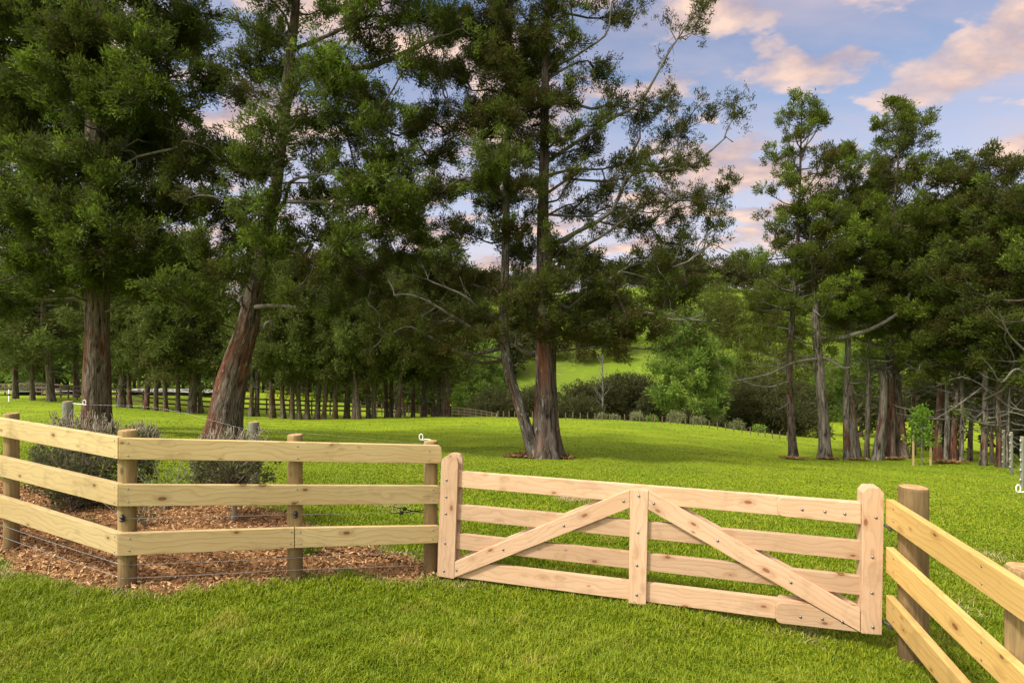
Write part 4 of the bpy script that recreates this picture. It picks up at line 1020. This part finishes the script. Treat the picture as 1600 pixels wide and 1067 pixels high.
part_limb(1, [(1283, 552, Yr[1]), (1300, 560, Yr[1]-.5), (1320, 570, Yr[1]-.7), (1345, 562, Yr[1]-.8)], .05, .1)
part_limb(1, [(1280, 556, Yr[1]), (1240, 562, Yr[1]-.5), (1200, 580, Yr[1]-.8), (1140, 592, Yr[1]-1)], .06, .6)
part_limb(0, [(1236, 590, Yr[0]), (1200, 600, Yr[0]-.4), (1160, 590, Yr[0]-.6), (1115, 560, Yr[0]-.7)], .04, .6)
for k, pts in ((13, [(1536, 620, 17), (1570, 600, 16), (1600, 560, 15.5), (1620, 540, 15)]), (13, [(1538, 650, 17), (1575, 640, 16), (1600, 615, 15.5)]), (15, [(1560, 600, 17), (1585, 560, 16), (1570, 520, 15.5), (1590, 490, 15)]),
               (9, [(1478, 650, 17), (1440, 648, 16.5), (1400, 640, 16.2)]), (13, [(1534, 600, 17), (1500, 625, 16.3), (1460, 650, 16)]), (15, [(1560, 660, 17), (1530, 655, 16), (1500, 640, 15.6)]), (17, [(1622, 600, 15), (1590, 570, 14.5), (1565, 590, 14.2), (1550, 570, 14)]), (17, [(1622, 560, 15), (1580, 520, 14.5), (1560, 480, 14.2)]), (17, [(1622, 640, 15), (1580, 630, 14.5), (1555, 610, 14.2)])):
    part_limb(k, [(x, y, Yr[k]+(d-17)*.6) for x, y, d in pts], .03, .03)

def snag(px, py, w, path, label, Yoff=0.0, top_twigs=0, material=None):
    b = hit(px, py, 12, 24); b = np.array([b[0]*(b[1]+Yoff)/b[1], b[1]+Yoff, 0]); b[2] = gz(b[0], b[1]); Y = b[1]
    root = thing('dead_trunk', label, 'dead tree', b, 'dead trunks in the right hand group'); wd = Tubes()
    pts = np.vstack([b-[0, 0, .1]]+[P(x, y, Y) for x, y in path]); r = w/2*Y/F*kcos(px)
    p, rr = trunk_tube(wd, pts, [r, r*.85, r*.8, r*.7], .3, 4, 24, 14, px)
    g = np.random.default_rng(px)
    for _ in range(top_twigs):
        d = unit(g.normal(0, 1, 3)*[1, 1, .6]+[0, 0, .1]); L = g.uniform(.3, .7)
        wd.add(limb(p[-1]+g.normal(0, .06, 3), p[-1]+d*L, -.2, .12, 6, g), np.linspace(.014, .004, 6), 4, dead=.9)
    # jagged broken top
    for a in np.linspace(0, 6.28, 6)[:-1]:
        q = p[-1]+np.array([math.cos(a), math.sin(a), 0])*rr[-1]*.6
        wd.add(np.array([q-[0, 0, .1], q+[0, 0, g.uniform(.05, .3)]]), [rr[-1]*.4, .006], 5)
    return wd.build('trunk', material or M_BARK4, root, b)
snag(1369, 718, 17, [(1378, 660), (1381, 610), (1377, 578)], 'pale broken topped dead trunk crowned with a tangle of twigs', 0, 46)
snag(1342, 717, 12, [(1334, 660), (1330, 618), (1328, 600)], 'dark half of the split trunk leaning left against its pale stump', 0, 0, M_BARK1)
snag(1334, 718, 16, [(1332, 690), (1330, 655)], 'short pale stripped stump inside the split trunk', .25, 0)

# young staked tree --------------------------------------------------------
yb = hit(1440, 722, 12, 24); Yy = yb[1]-1.2; yb = np.array([(1440-800)/F*Yy, Yy, 0]); yb[2] = gz(yb[0], yb[1])
yt = thing('young_tree', 'young light green broadleaf tree between two stakes, before the right hand conifers', 'tree', yb)
wd = Tubes(); lv = Leaves(); g = np.random.default_rng(5)
ytop = P(1440, 636, Yy); stem = spline(np.array([yb-[0, 0, .05], yb+(ytop-yb)*.5+[.01, 0, 0], ytop]), 10); wd.add(stem, np.linspace(.022, .006, 10), 6, dead=.7)
for k in range(30):
    t = .32+.68*k/30; a = at_height(stem, yb[2]+(ytop[2]-yb[2])*t); az = k*2.4; L = .42*(1.02-t)**.7*g.uniform(.6, 1.1)+.06
    e = a+np.array([math.cos(az)*L, math.sin(az)*L, .35*L]); wd.add(spline(np.array([a, .5*(a+e)-[0, 0, .02], e]), 5), [.008, .007, .006, .005, .003], 4, dead=.7)
    for s in (.4, .7, 1.0): lv.add(a+(e-a)*s+g.normal(0, .04, 3), unit(e-a), .12, g.uniform(.3, .95))
wd.build('trunk', M_BARK4, yt, yb); lv.build('crown', M_BROAD, yt, yb, 16, .62, g=g, up=.0)
for px, yt_, lab in ((1427, 680, 'pale wooden stake left of the young staked tree'), (1454, 680, 'pale wooden stake right of the young staked tree')):
    b = P(px, 719, Yy); z = gz(b[0], Yy); o0 = np.array([b[0], Yy, z]); pl = Plane((b[0]-.02, Yy), (b[0]+.02, Yy)); top = P(px, yt_, Yy)[2]
    e = thing('wooden_stake', lab, 'stake', o0, 'stakes of the young tree')
    board(pl, 'stake_shaft', [(0, z-.1), (.02, z-.16), (.04, z-.1), (.04, top), (0, top)], -.02, .02, M_RAIL, e, o0, along=(0, 1))
    board(pl, 'tie', [(-.004, top-.16), (.044, top-.16), (.044, top-.12), (-.004, top-.12)], -.024, .024, M_BLACK, e, o0)

# white dotted electric fence on the far right -----------------------------
fb = [hit(x, y, 8, 22) for x, y in ((1568, 731), (1580, 740), (1597, 762))]
ef = thing('electric_fence', 'old grey wire fence with rows of white insulators at the right edge under the conifers', 'fence', fb[1])
tops = []
for q in fb:
    h = 1.05; pz = round_post('post', q[0], q[1], q[2]-.1, q[2]+h, .036, M_POSTG, ef, fb[1]); tops.append(q)
    for k in range(5): insulator(ef, fb[1], q+[-.06, -.03, .18+.2*k], .016, .036, M_INS)
for k in range(5): wire('wire', [q+[-.06, -.03, .18+.2*k] for q in tops], .003, M_WIRE, ef, fb[1])

# shrubs behind the left fence --------------------------------------------
def shrub(px0, px1, yt, yb, Yd, label, seed, stem=False, bare=.5, depth=.8):
    g = np.random.default_rng(seed); cx = (px0+px1)/2; b = P(cx, yb, Yd); b[2] = gz(b[0], b[1])
    root = thing('clipped_shrub', label, 'shrub', b, 'clipped shrubs in the mulch bed')
    wd = Tubes(); lv = Leaves(); a = (px1-px0)/2*Yd/F; zt = P(cx, yt, Yd)[2]; zb = b[2]+(.32 if stem else .05)
    hh_ = zt-zb
    if stem: wd.add(spline(np.array([b-[0, 0, .05], b+[.02, .01, .2], b+[0, 0, .45]]), 8), np.linspace(.03, .024, 8), 7, dead=.6)
    for k in range(int(260*a*hh_*2.2)+60):
        u = g.normal(0, 1, 3); u /= np.linalg.norm(u); u *= g.uniform(.25, 1)**.4
        sq = np.clip(u*1.15, -1, 1)
        e = np.array([b[0]+sq[0]*a, b[1]+sq[1]*a*depth, zb+hh_*(.5+.5*sq[2])])
        e[2] = min(e[2], zt-g.uniform(0, .05))
        s = b+np.array([g.normal(0, .06), g.normal(0, .05), (.4 if stem else g.uniform(.05, .25))]); m = .5*(s+e)+g.normal(0, .04, 3)
        wd.add(spline(np.array([s, m, e]), 5), np.linspace(.007, .0025, 5), 3, dead=.7)
        hi = (e[2]-zb)/hh_
        if g.random() < 1.05-bare*hi**3:
            lv.add(e, unit(e-s), .065, np.clip(.35+g.normal(0, .15), 0, 1)); lv.add(s+(e-s)*.85+g.normal(0, .03, 3), unit(e-s), .06, .3)
        if hi > .72:   # clipped bare twig ends along the top
            for _ in range(5):
                q = e+g.normal(0, .045, 3)*[1, 1, .3]; wd.add(np.array([q, q+np.array([g.normal(0, .022), g.normal(0, .022), g.uniform(.035, .09)])]), [.0048, .0034], 3, dead=1)
    wd.build('stems', M_TWIGB, root, b); lv.build('foliage', M_SHRUB, root, b, 14, .55, g=g, up=.1, spread=1.3)
M_TWIGB = mat_plain('shrub_twig', (.29, .245, .18), .9)
shrub(62, 190, 652, 805, 6.3, 'broad clipped shrub with bare grey twig tops behind the left corner of the fence', 31, False, .9, .7)
shrub(192, 246, 662, 770, 7.4, 'small rounded twiggy shrub showing just right of the corner post', 32, False, .9, .8)
shrub(300, 425, 676, 842, 5.75, 'clipped standard shrub on a short thick stem in front of the leaning trunk', 33, True, .8, .7)
def weed(px, py, Yd, h, label, seed, tint=.7, n=10, m=None):
    g = np.random.default_rng(seed); b = P(px, py, Yd); b[2] = gz(b[0], b[1]); root = thing('leafy_weed', label, 'plant', b, 'weeds in the mulch bed'); wd = Tubes(); lv = Leaves()
    for k in range(n):
        e = b+np.array([g.normal(0, .2)*h*2, g.normal(0, .12)*h*2, h*g.uniform(.6, 1.05)]); wd.add(spline(np.array([b, .5*(b+e)+[0, 0, .05], e]), 6), np.linspace(.005, .002, 6), 3, dead=.5)
        for s in np.linspace(.35, 1, 5): lv.add(b+(e-b)*s+g.normal(0, .02, 3), unit(e-b), .05, np.clip(tint+g.normal(0, .15), 0, 1))
    wd.build('stems', M_TWIGB, root, b); lv.build('foliage', m or M_SHRUB, root, b, 9, .5, g=g, spread=1.2)
weed(262, 800, 6.2, .62, 'loose leggy green weeds growing between the two clipped shrubs', 41, .8, 22, M_WILLOW)
weed(228, 800, 5.6, .42, 'dark leafy sprigs just right of the corner post', 42, .4, 12)
weed(130, 870, 5.2, .22, 'small dark sprig in the mulch left of the corner post', 43, .35, 6)
weed(478, 826, 5.1, .2, 'small light green tuft right of the second fence post', 44, .9, 12, M_WILLOW)

# ------------------------------------------------------------------ far row of trees, their fence, hedges
FGp = 'far row of conifers behind the field'
far = [(24,623,8),(51,625,5),(80,627,11),(119,621,8),(189,636,11),(203,637,4),(228,640,8),(243,641,4),(259,643,6),(278,644,6),(299,645,12),(314,645,5),(392,651,6),(401,651,7),(426,653,9),(443,654,4),(457,655,5),(468,655,5),(480,655,7),(495,655,8),(506,655,4),(523,655,7),(542,654,9),(554,655,5),(561,655,5),(576,654,5),(584,654,6),(604,652,6),(611,652,4),(622,653,7),(630,650,7),(645,651,5),(662,650,8),(677,651,4),(685,650,4),(694,650,14)]
flab = ['slim pale trunk farthest left in the far row', 'thin dark trunk second from the left edge in the far row', 'thick pale trunk in the far row, left of the straight big trunk', 'grey trunk in the far row just left of the straight big trunk',
 'thick dark trunk in the far row just right of the straight big trunk', 'spindly trunk close behind the thick one right of the straight big trunk', 'sturdy grey trunk with a dark fork, second thick one right of the straight big trunk', 'spindly trunk after the forked sturdy one in the far row', 'slender pale trunk standing midway between the two big trunks', 'slender trunk in the far row, next to the thickest one left of the leaning trunk', 'thickest trunk of the far row left of the leaning trunk', 'thin dark trunk in the far row nearest the leaning trunk on its left',
 'pale trunk in the far row closest right of the leaning trunk', 'leaning pale trunk second right of the leaning big trunk', 'broad dark trunk of the far row above the second fence post', 'spindly trunk right of the broad dark one in the far row', 'left one of a narrow pair in the far row', 'right one of a narrow pair in the far row', 'medium trunk following the narrow pair in the far row', 'stout trunk two past the narrow pair in the far row', 'spindly trunk tucked by the stout one in the far row', 'medium dark trunk left of the black stout one in the far row', 'black stout trunk at the middle of the far row',
 'first of three thin trunks right of the middle of the far row', 'second of three thin trunks right of the middle of the far row', 'third of three thin trunks right of the middle of the far row', 'pale thin trunk after the three thin ones in the far row', 'medium trunk of the far row, just left of the white curl on the fence end', 'spindly trunk right against the medium one of the far row', 'sturdy pale trunk, tenth from the right end of the far row', 'dark sturdy trunk, seventh from the right end of the far row', 'thin trunk, sixth from the right end of the far row', 'stout trunk, fifth from the right end of the far row', 'very thin trunk, third from the right end of the far row', 'very thin trunk beside the thickest last tree of the far row', 'thickest dark trunk at the right end of the far row']
flab[29] = 'sturdy pale trunk, seventh from the right end of the far row'; flab[30] = 'dark sturdy trunk, sixth from the right end of the far row'; flab[31] = 'thin trunk, fifth from the right end of the far row'; flab[32] = 'stout trunk, fourth from the right end of the far row'
protos = []
for v in range(5):
    Hh = [10.5, 9.5, 11.5, 9.0, 10.0][v]; o0 = np.array([0, 0, 0.])
    path = np.array([[0, 0, -.2], [.05*(v-2), 0, 2.2], [.1, .05, 4.5], [.05, 0, 7], [0, 0, Hh]]); r = .19
    protos.append(conifer('conifer_tree', flab[v], FGp, path, [r, r*.9, r*.7, r*.4, .02], 1.9+.25*v, 2.7, 700+v, M_BARKF, M_LEAFF, .34, 62, 28, .29, bare_low=10, sides=10, wid=.34, dens=1.1, top_round=.6))
for k, (x, y, w) in enumerate(far):
    b = hit(x, y, 22, 60); v = k % 5
    o = protos[v] if k < 5 else copy_tree(protos[v])
    o.location = b; o.rotation_euler = (.035*math.sin(k*2.3), .05*math.sin(k*3.7+1), (k*1.7) % 6.28); s = np.clip(w*b[1]/F/.38, .72, 1.45)
    o.scale = (s*.9+.1, s*.9+.1, .82+.22*s*(.9+.2*((k*7) % 5)/5)); o['label'] = flab[k]; o['group'] = FGp

def rail_fence(name, label, pts, h, nr, sp, mt, r=.055, th=.03, rw=.12):
    w = np.array([hit(*p, 20, 75)[:2] if len(p) == 2 else p[:2] for p in pts]); L = np.r_[0, np.cumsum(np.hypot(*np.diff(w, axis=0).T))]
    n = int(L[-1]/sp)+1; s = np.linspace(0, L[-1], n); X = np.interp(s, L, w[:, 0]); Y = np.interp(s, L, w[:, 1]); Z = ground(X, Y)
    o0 = np.array([X[0], Y[0], Z[0]]); root = thing(name, label, 'fence', o0)
    for k in range(n):
        t = Tubes(); t.add(np.array([[X[k], Y[k], Z[k]-.1], [X[k], Y[k], Z[k]+h]]), r, 8, cap=True); t.build('post', mt, root, o0)
    for k in range(nr):
        V = []; zz = Z+h*(.92-.75*k/max(1, nr-.5))
        for dy, dz in ((-th, 0), (-th, rw), (0, rw), (0, 0)): V.append(np.c_[X, Y-r+dy, zz-rw/2+dz])
        V = np.stack(V, 1).reshape(-1, 3); i = np.arange(n-1)[:, None]*4+np.arange(4); j = np.arange(n-1)[:, None]*4+(np.arange(4)+1) % 4
        raw_mesh('rail', V, np.stack([i, j, j+4, i+4], -1).reshape(-1, 4), mt, root, o0, None, False)
rail_fence('paddock_fence', 'long dark brown two rail fence behind the far row of trees', [(-120, 612), (30, 617), (100, 622), (180, 631), (250, 638), (320, 643), (400, 646.5), (480, 648.5), (560, 649), (640, 648.5), (704, 647.5)], 1.15, 3, 1.55, M_FBROWN)
rail_fence('paddock_fence', 'short stretch of pale weathered rail fence right of the far tree row', [tuple(P(706, 648, 40)[:2])+(0,), tuple(P(738, 649, 43)[:2])+(0,), tuple(P(776, 652, 47)[:2])+(0,)], .72, 3, .9, M_FPALE, .04, .02, .09)
rail_fence('boundary_fence', 'low wire fence of small dark battens along the far edge of the field', [(778, 652.5), (860, 655), (960, 657.5), (1020, 660.5), (1100, 668), (1180, 680), (1230, 688)], .42, 0, .42, M_FBROWN, .03)
pk = P(14, 600, 41); zg = gz(pk[0], 41); mp = thing('marker_post', 'slim white marker post with a black band at the far left', 'marker post', (pk[0], 41, zg))
t = Tubes(); t.add(np.array([[pk[0], 41, zg-.1], [pk[0], 41, zg+.85]]), .035, 8, cap=True); t.build('post', M_WHITE, mp, (pk[0], 41, zg))
t = Tubes(); t.add(np.array([[pk[0], 41, zg+.4], [pk[0], 41, zg+.55]]), .039, 8); t.build('band', M_BLACK, mp, (pk[0], 41, zg))

def bush(name, label, cat, group, px, yt, yb, wpx, Yd, seed, lm, tint, tuft=.35, dens=1.0, per=26, wid=.3, depth=.9, flat=1.0, jag=.25, base=None, z_base=None):
    """leafy bush with a lumpy outline: several lobes of tufts on woody stems"""
    g = np.random.default_rng(seed); b = P(px, yb, Yd); b[2] = gz(b[0], b[1]) if z_base is None else z_base
    root = thing(name, label, cat, b, group); wd = Tubes(); lv = Leaves(); a = wpx/2*Yd/F; zt = P(px, yt, Yd)[2]; h = zt-b[2]
    lobes = [(g.uniform(-1, 1), g.uniform(-1, 1)*.8, g.uniform(.25, .95)) for _ in range(9)]
    for lx, ly, lz in lobes:
        lz *= 1-.25*lx*lx; c = b+np.array([lx*a*.72, ly*a*depth*.72, h*lz*.86]); Rl = min(a, h)*g.uniform(.28, .46)
        wd.add(limb(b+[g.normal(0, .15*a), g.normal(0, .1*a), -.05], c, -.05, .05, 7, g), np.linspace(.05*h/3, .012, 7), 5, dead=.3)
        n = int(dens*13*(Rl/tuft)**2)+6; u = g.normal(0, 1, (n, 3)); u /= np.linalg.norm(u, axis=1)[:, None]; u *= g.uniform(.55, 1+jag, (n, 1))
        cc = c+u*Rl*[1.15, 1.0, .85]; cc[:, 2] = np.maximum(cc[:, 2], b[2]+.1)
        lv.add(cc, u/np.maximum(np.linalg.norm(u, axis=1)[:, None], .1), g.uniform(.7, 1.2, n)*tuft, np.clip(tint+.10*u[:, 2]+g.normal(0, .12, n)+g.normal(0, .08), 0, 1))
    wd.build('stems', M_BARKF, root, b); lv.build('foliage', lm, root, b, per, wid, g=g, up=.25, spread=1.1)
    return root
HG = 'clipped far hedges'
bush('hedge_ball', 'pale rounded clipped bush by the drive at the far left', 'hedge', HG, 44, 598, 620, 30, 52, 51, M_SHRUB, .75, .3, 1.4)
bush('hedge_ball', 'dark rounded clipped bush left of the straight big trunk', 'hedge', HG, 110, 606, 622, 26, 54, 52, M_SCRUB, .4, .3, 1.4)
bush('hedge_ball', 'long low dark clipped hedge on the drive between the two big trunks', 'hedge', HG, 213, 616, 630, 40, 56, 53, M_SCRUB, .35, .3, 1.4)
bush('hedge_ball', 'low clipped hedge on the drive nearest the leaning trunk', 'hedge', HG, 262, 618, 632, 44, 57, 54, M_SHRUB, .5, .3, 1.4)
SG = 'dark scrub along the field edge'
for k, (x, yt, yb_, w, Yd, ti, lab) in enumerate([
    (905, 604, 668, 85, 54, .35, 'dark rounded scrub bush touching the red fluted trunk on its right'), (950, 590, 668, 80, 58, .25, 'brownish dark scrub bush behind the bare pale tree'), (1000, 588, 668, 80, 57, .2, 'brown olive scrub bush left of the light green willow'), (1030, 605, 670, 60, 55, .4, 'dark green scrub bush against the foot of the willow'),
    (820, 600, 666, 60, 56, .3, 'dark scrub bush seen between the twin trunks'), (775, 604, 664, 60, 58, .45, 'green scrub bush left of the thin grey side stem'), (1165, 590, 690, 90, 52, .35, 'dark scrub bush right of the willow'), (1215, 600, 700, 80, 50, .25, 'dark scrub bush behind the leftmost slim conifer of the right group')]):
    bush('scrub_bush', lab, 'bush', SG, x, yt, yb_, w*1.7, Yd, 60+k, M_SCRUB, ti, .42, 1.25, 26, .28)
PG_ = 'small pale plants along the field edge'
for k, (x, yt, yb_, w, ti, lm, lab) in enumerate([
    (872, 642, 660, 22, .3, M_SCRUB, 'small dark plant at the field edge, right beside the red trunk'), (940, 644, 660, 16, .85, M_SHRUB, 'small pale tuft at the field edge below the bare tree'), (960, 646, 660, 13, .9, M_SHRUB, 'tiny silvery tuft second along the field edge'), (995, 642, 661, 24, .95, M_SHRUB, 'silvery mounded plant at the field edge before the willow'), (1018, 645, 663, 18, .6, M_WILLOW, 'low green mound next to the silvery one at the field edge'),
    (1058, 638, 667, 24, .9, M_SHRUB, 'tall silvery plant at the foot of the willow'), (1090, 648, 672, 22, .8, M_SHRUB, 'greyish low plant right of the tall silvery one'), (1125, 650, 677, 26, .5, M_SCRUB, 'grey dark low plant at the right end of the field edge'), (1150, 655, 680, 24, .85, M_SHRUB, 'silvery plant second from the right end of the field edge'), (1187, 660, 686, 14, .95, M_WILLOW, 'bright yellow green round bush at the right end of the field edge')]):
    bush('edge_plant', lab, 'plant', PG_, x, yt, yb_+3, w, 43, 80+k, lm, ti, .22, 1.3, 18, .35)

# light green willow like tree and bare pale tree --------------------------
def field_tree(px, yb_, yt, Yd, wpx, label, seed, lm, tint, bark):
    b = P(px, yb_, Yd); b[2] = gz(b[0], b[1]); top = P(px, yt, Yd)
    path = np.vstack([b-[0, 0, .1], b+(top-b)*.3+[.1, 0, 0], b+(top-b)*.6+[-.1, 0, 0], top]); r = .2
    return conifer('broadleaf_tree', label, None, path, [r, r*.8, r*.5, .02], b[2]+.18*(top[2]-b[2]), wpx/2*Yd/F, seed, bark, lm, .42, 90, 26, tint, top_round=.55, bare_low=0, wid=.3, dens=1.0)
field_tree(1080, 672, 500, 47, 135, 'light green willow like tree at the field edge left of the right hand conifers', 95, M_WILLOW, .5, M_BARKF)
field_tree(750, 664, 560, 62, 100, 'pale green tree behind the pale weathered fence, left of the thin grey stem', 96, M_WILLOW, .45, M_BARKF)
field_tree(1345, 700, 560, 60, 150, 'mid green tree in the valley behind the split stump', 97, M_WILLOW, .3, M_BARKF)
b = P(940, 662, 52); b[2] = gz(b[0], b[1]); dt = thing('bare_tree', 'bare pale leafless tree standing in front of the dark scrub', 'dead tree', b); wd = Tubes(); g = np.random.default_rng(3)
top = P(941, 552, 52); p = spline(np.array([b, b+(top-b)*.5+[.1, 0, 0], top]), 14); wd.add(p, np.linspace(.11, .02, 14), 7, dead=1)
for k in range(26):
    a = p[3+int(10*k/26)]; az = g.uniform(0, 6.28); L = g.uniform(.6, 1.7)*(1-.5*k/26); e = a+np.array([math.cos(az)*L*.6, math.sin(az)*L*.6, L]); q = limb(a, e, .1, .05, 6, g); wd.add(q, np.linspace(.04, .01, 6), 4, dead=1)
    for _ in range(3): m = q[g.integers(2, 6)]; wd.add(np.array([m, m+unit(g.normal(0, 1, 3)+[0, 0, 1.2])*L*.4]), [.015, .006], 3, dead=1)
wd.build('trunk', M_BARK4, dt, b)

# woods that read as one mass: behind the far row, up the hill, behind the right group
def woods(name, label, boxes, seed, lm, n, size, tint, per=22):
    g = np.random.default_rng(seed); lv = Leaves(); wd = Tubes()
    for (x0, x1, y0, y1, h0, h1, cnt, ti) in boxes:
        for _ in range(cnt):
            x, y = g.uniform(x0, x1), g.uniform(y0, y1); z = max(gz(x, y), float(hillz(np.array([x]), np.array([y]))[0]) if y > 72 else -99); H = g.uniform(h0, h1); a = H*g.uniform(.28, .42)
            wd.add(np.array([[x, y, z-.3], [x+.1, y, z+H*.5], [x, y, z+H*.9]]), [.2, .14, .03], 6)
            m = n; u = g.normal(0, 1, (m, 3)); u /= np.linalg.norm(u, axis=1)[:, None]; u *= g.uniform(.5, 1.05, (m, 1))
            c = np.array([x, y, z+H*.58])+u*[a, a, H*.42]; c += .35*a*np.sin(c*1.7+g.uniform(0, 6, 3))
            lv.add(c, u, g.uniform(.7, 1.25, m)*size, np.clip(ti+tint*u[:, 2]+g.normal(0, .1, m)+g.normal(0, .1), 0, 1))
    o = lv.build(name, lm, None, (0, 0, 0), per, .5, g=g); tag(o, label, 'woodland', kind='stuff')
    w = wd.build('wood_trunks', M_BARKF, None, (0, 0, 0)); tag(w, 'dim trunks inside the woodland: '+label, 'woodland', kind='stuff')
woods('woodland', 'light green woodland rising behind the far tree row', [(-75, -20, 66, 86, 7, 11, 46, .55), (-24, 0, 68, 90, 7, 11, 30, .5), (-95, -10, 90, 120, 9, 14, 55, .4)], 71, M_WILLOW, 90, 1.0, .12, 18)
woods('hill_woodland', 'dark woodland along the top and flank of the green hill', [(60, 170, 205, 262, 10, 16, 70, .3), (-80, 70, 235, 275, 9, 14, 70, .3), (-60, 10, 100, 160, 8, 12, 60, .45)], 72, M_SCRUB, 120, 1.4, .12, 18)
woods('hill_woodland', 'dark green woodland on the near flank of the hill beyond the willow', [(44, 110, 128, 180, 9, 14, 48, .30), (34, 58, 80, 112, 6, 10, 22, .34), (62, 120, 60, 100, 7, 12, 30, .3), (-10, 44, 134, 190, 7, 11, 46, .3)], 74, M_LEAFR, 250, .72, .16, 16)
woods('undergrowth', 'dark undergrowth behind the conifers at the right edge', [(17.5, 34, 21, 32, 2.2, 4.5, 46, .25), (15.6, 20, 15.2, 19, .8, 1.5, 14, .3)], 73, M_SCRUB, 60, .4, .1, 20)

# ------------------------------------------------------------------ sky, sun, camera
SUN_EL, SUN_AZ = R(50), R(236)      # azimuth: clockwise from +Y (away from the camera); behind the camera, to its left
w = bpy.data.worlds.new('World'); S.world = w; w.use_nodes = True; nt = w.node_tree; nt.nodes.clear(); N = NT(nt)
out = nt.nodes.new('ShaderNodeOutputWorld'); bg = nt.nodes.new('ShaderNodeBackground'); bg.inputs[1].default_value = .11
sky = nt.nodes.new('ShaderNodeTexSky'); sky.sky_type = 'NISHITA'; sky.sun_disc = False; sky.sun_elevation = SUN_EL; sky.sun_rotation = SUN_AZ
sky.air_density = 1.0; sky.dust_density = .6; sky.ozone_density = 2.0
tc = nt.nodes.new('ShaderNodeTexCoord'); d = tc.outputs['Generated']
sp = nt.nodes.new('ShaderNodeSeparateXYZ'); N.l(d, sp.inputs[0])
zz = N.math('ADD', N.math('MAXIMUM', sp.outputs[2], 0.0), .22)
cb = nt.nodes.new('ShaderNodeCombineXYZ'); N.l(N.math('DIVIDE', sp.outputs[0], zz), cb.inputs[0]); N.l(N.math('DIVIDE', sp.outputs[1], zz), cb.inputs[1])
CL_LOC = (5.4, 1.7, 0)
pc_ = N.scale(cb.outputs[0], (1.0, 1.25, 1), CL_LOC)
n1 = N.noise(pc_, 2.9, 8, .52, .1)
pc2 = N.scale(cb.outputs[0], (1.0, 1.25, 1), (CL_LOC[0]-.035, CL_LOC[1]+.075, 0))
n2 = N.noise(pc2, 2.9, 8, .52, .1)
cov = N.ramp(n1, [(.488, 0), (.54, .7), (.60, 1)], 'EASE')
lit = N.math('ADD', N.math('MULTIPLY', N.math('SUBTRACT', n1, n2), 4.5), .42, True)
ccol = N.mix(lit, (2.15, 1.7, 1.95), (4.9, 3.5, 2.75))
veil = N.ramp(N.noise(N.scale(cb.outputs[0], (1, 2.0, 1), (7.3, 2.2, 0)), 1.5, 5, .55), [(.42, 0), (.70, .6)])
hz = N.ramp(sp.outputs[2], [(.0, 1), (.14, .85), (.28, .45), (.48, .06)])
base = N.mix(1.0, sky.outputs[0], (.62, .69, .75), 'MULTIPLY')
base = N.mix(hz, base, (3.6, 3.45, 3.9))
base = N.mix(veil, base, (3.4, 2.8, 3.0))
col = N.mix(N.math('MULTIPLY', cov, .95), base, ccol)
# unseen sky glow added round the sun, behind the camera, to lighten foliage shadows
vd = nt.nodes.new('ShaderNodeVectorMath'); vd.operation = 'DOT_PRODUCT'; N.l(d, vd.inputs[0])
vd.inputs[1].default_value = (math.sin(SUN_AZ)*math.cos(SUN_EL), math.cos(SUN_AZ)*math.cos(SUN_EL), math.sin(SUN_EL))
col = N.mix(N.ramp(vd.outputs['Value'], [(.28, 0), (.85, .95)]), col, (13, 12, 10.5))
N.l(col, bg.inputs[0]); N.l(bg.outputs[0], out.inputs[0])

ld = bpy.data.lights.new('sun', 'SUN'); ld.energy = 2.4; ld.angle = R(6); ld.color = (1, .93, .82)
sun = bpy.data.objects.new('sun', ld); C.objects.link(sun); sun.location = (-10, -15, 20)
sd = Vector((math.sin(SUN_AZ)*math.cos(SUN_EL), math.cos(SUN_AZ)*math.cos(SUN_EL), math.sin(SUN_EL)))
sun.rotation_euler = sd.to_track_quat('Z', 'Y').to_euler()

cd = bpy.data.cameras.new('camera'); cam = bpy.data.objects.new('camera', cd); C.objects.link(cam)
cam.location = (0, 0, EYE); cam.rotation_euler = (R(90), 0, 0); cd.sensor_width = 36; cd.lens = 36*F/W0; cd.clip_end = 5000; cd.clip_start = .05
S.camera = cam
S.view_settings.view_transform = 'Standard'; S.view_settings.look = 'None'; S.view_settings.exposure = 1.02; S.view_settings.gamma = 1
S.view_settings.use_curve_mapping = False
cy = S.cycles; cy.max_bounces = 6; cy.diffuse_bounces = 3; cy.glossy_bounces = 2; cy.transmission_bounces = 3; cy.transparent_max_bounces = 4
cy.use_denoising = True; cy.caustics_reflective = False; cy.caustics_refractive = False
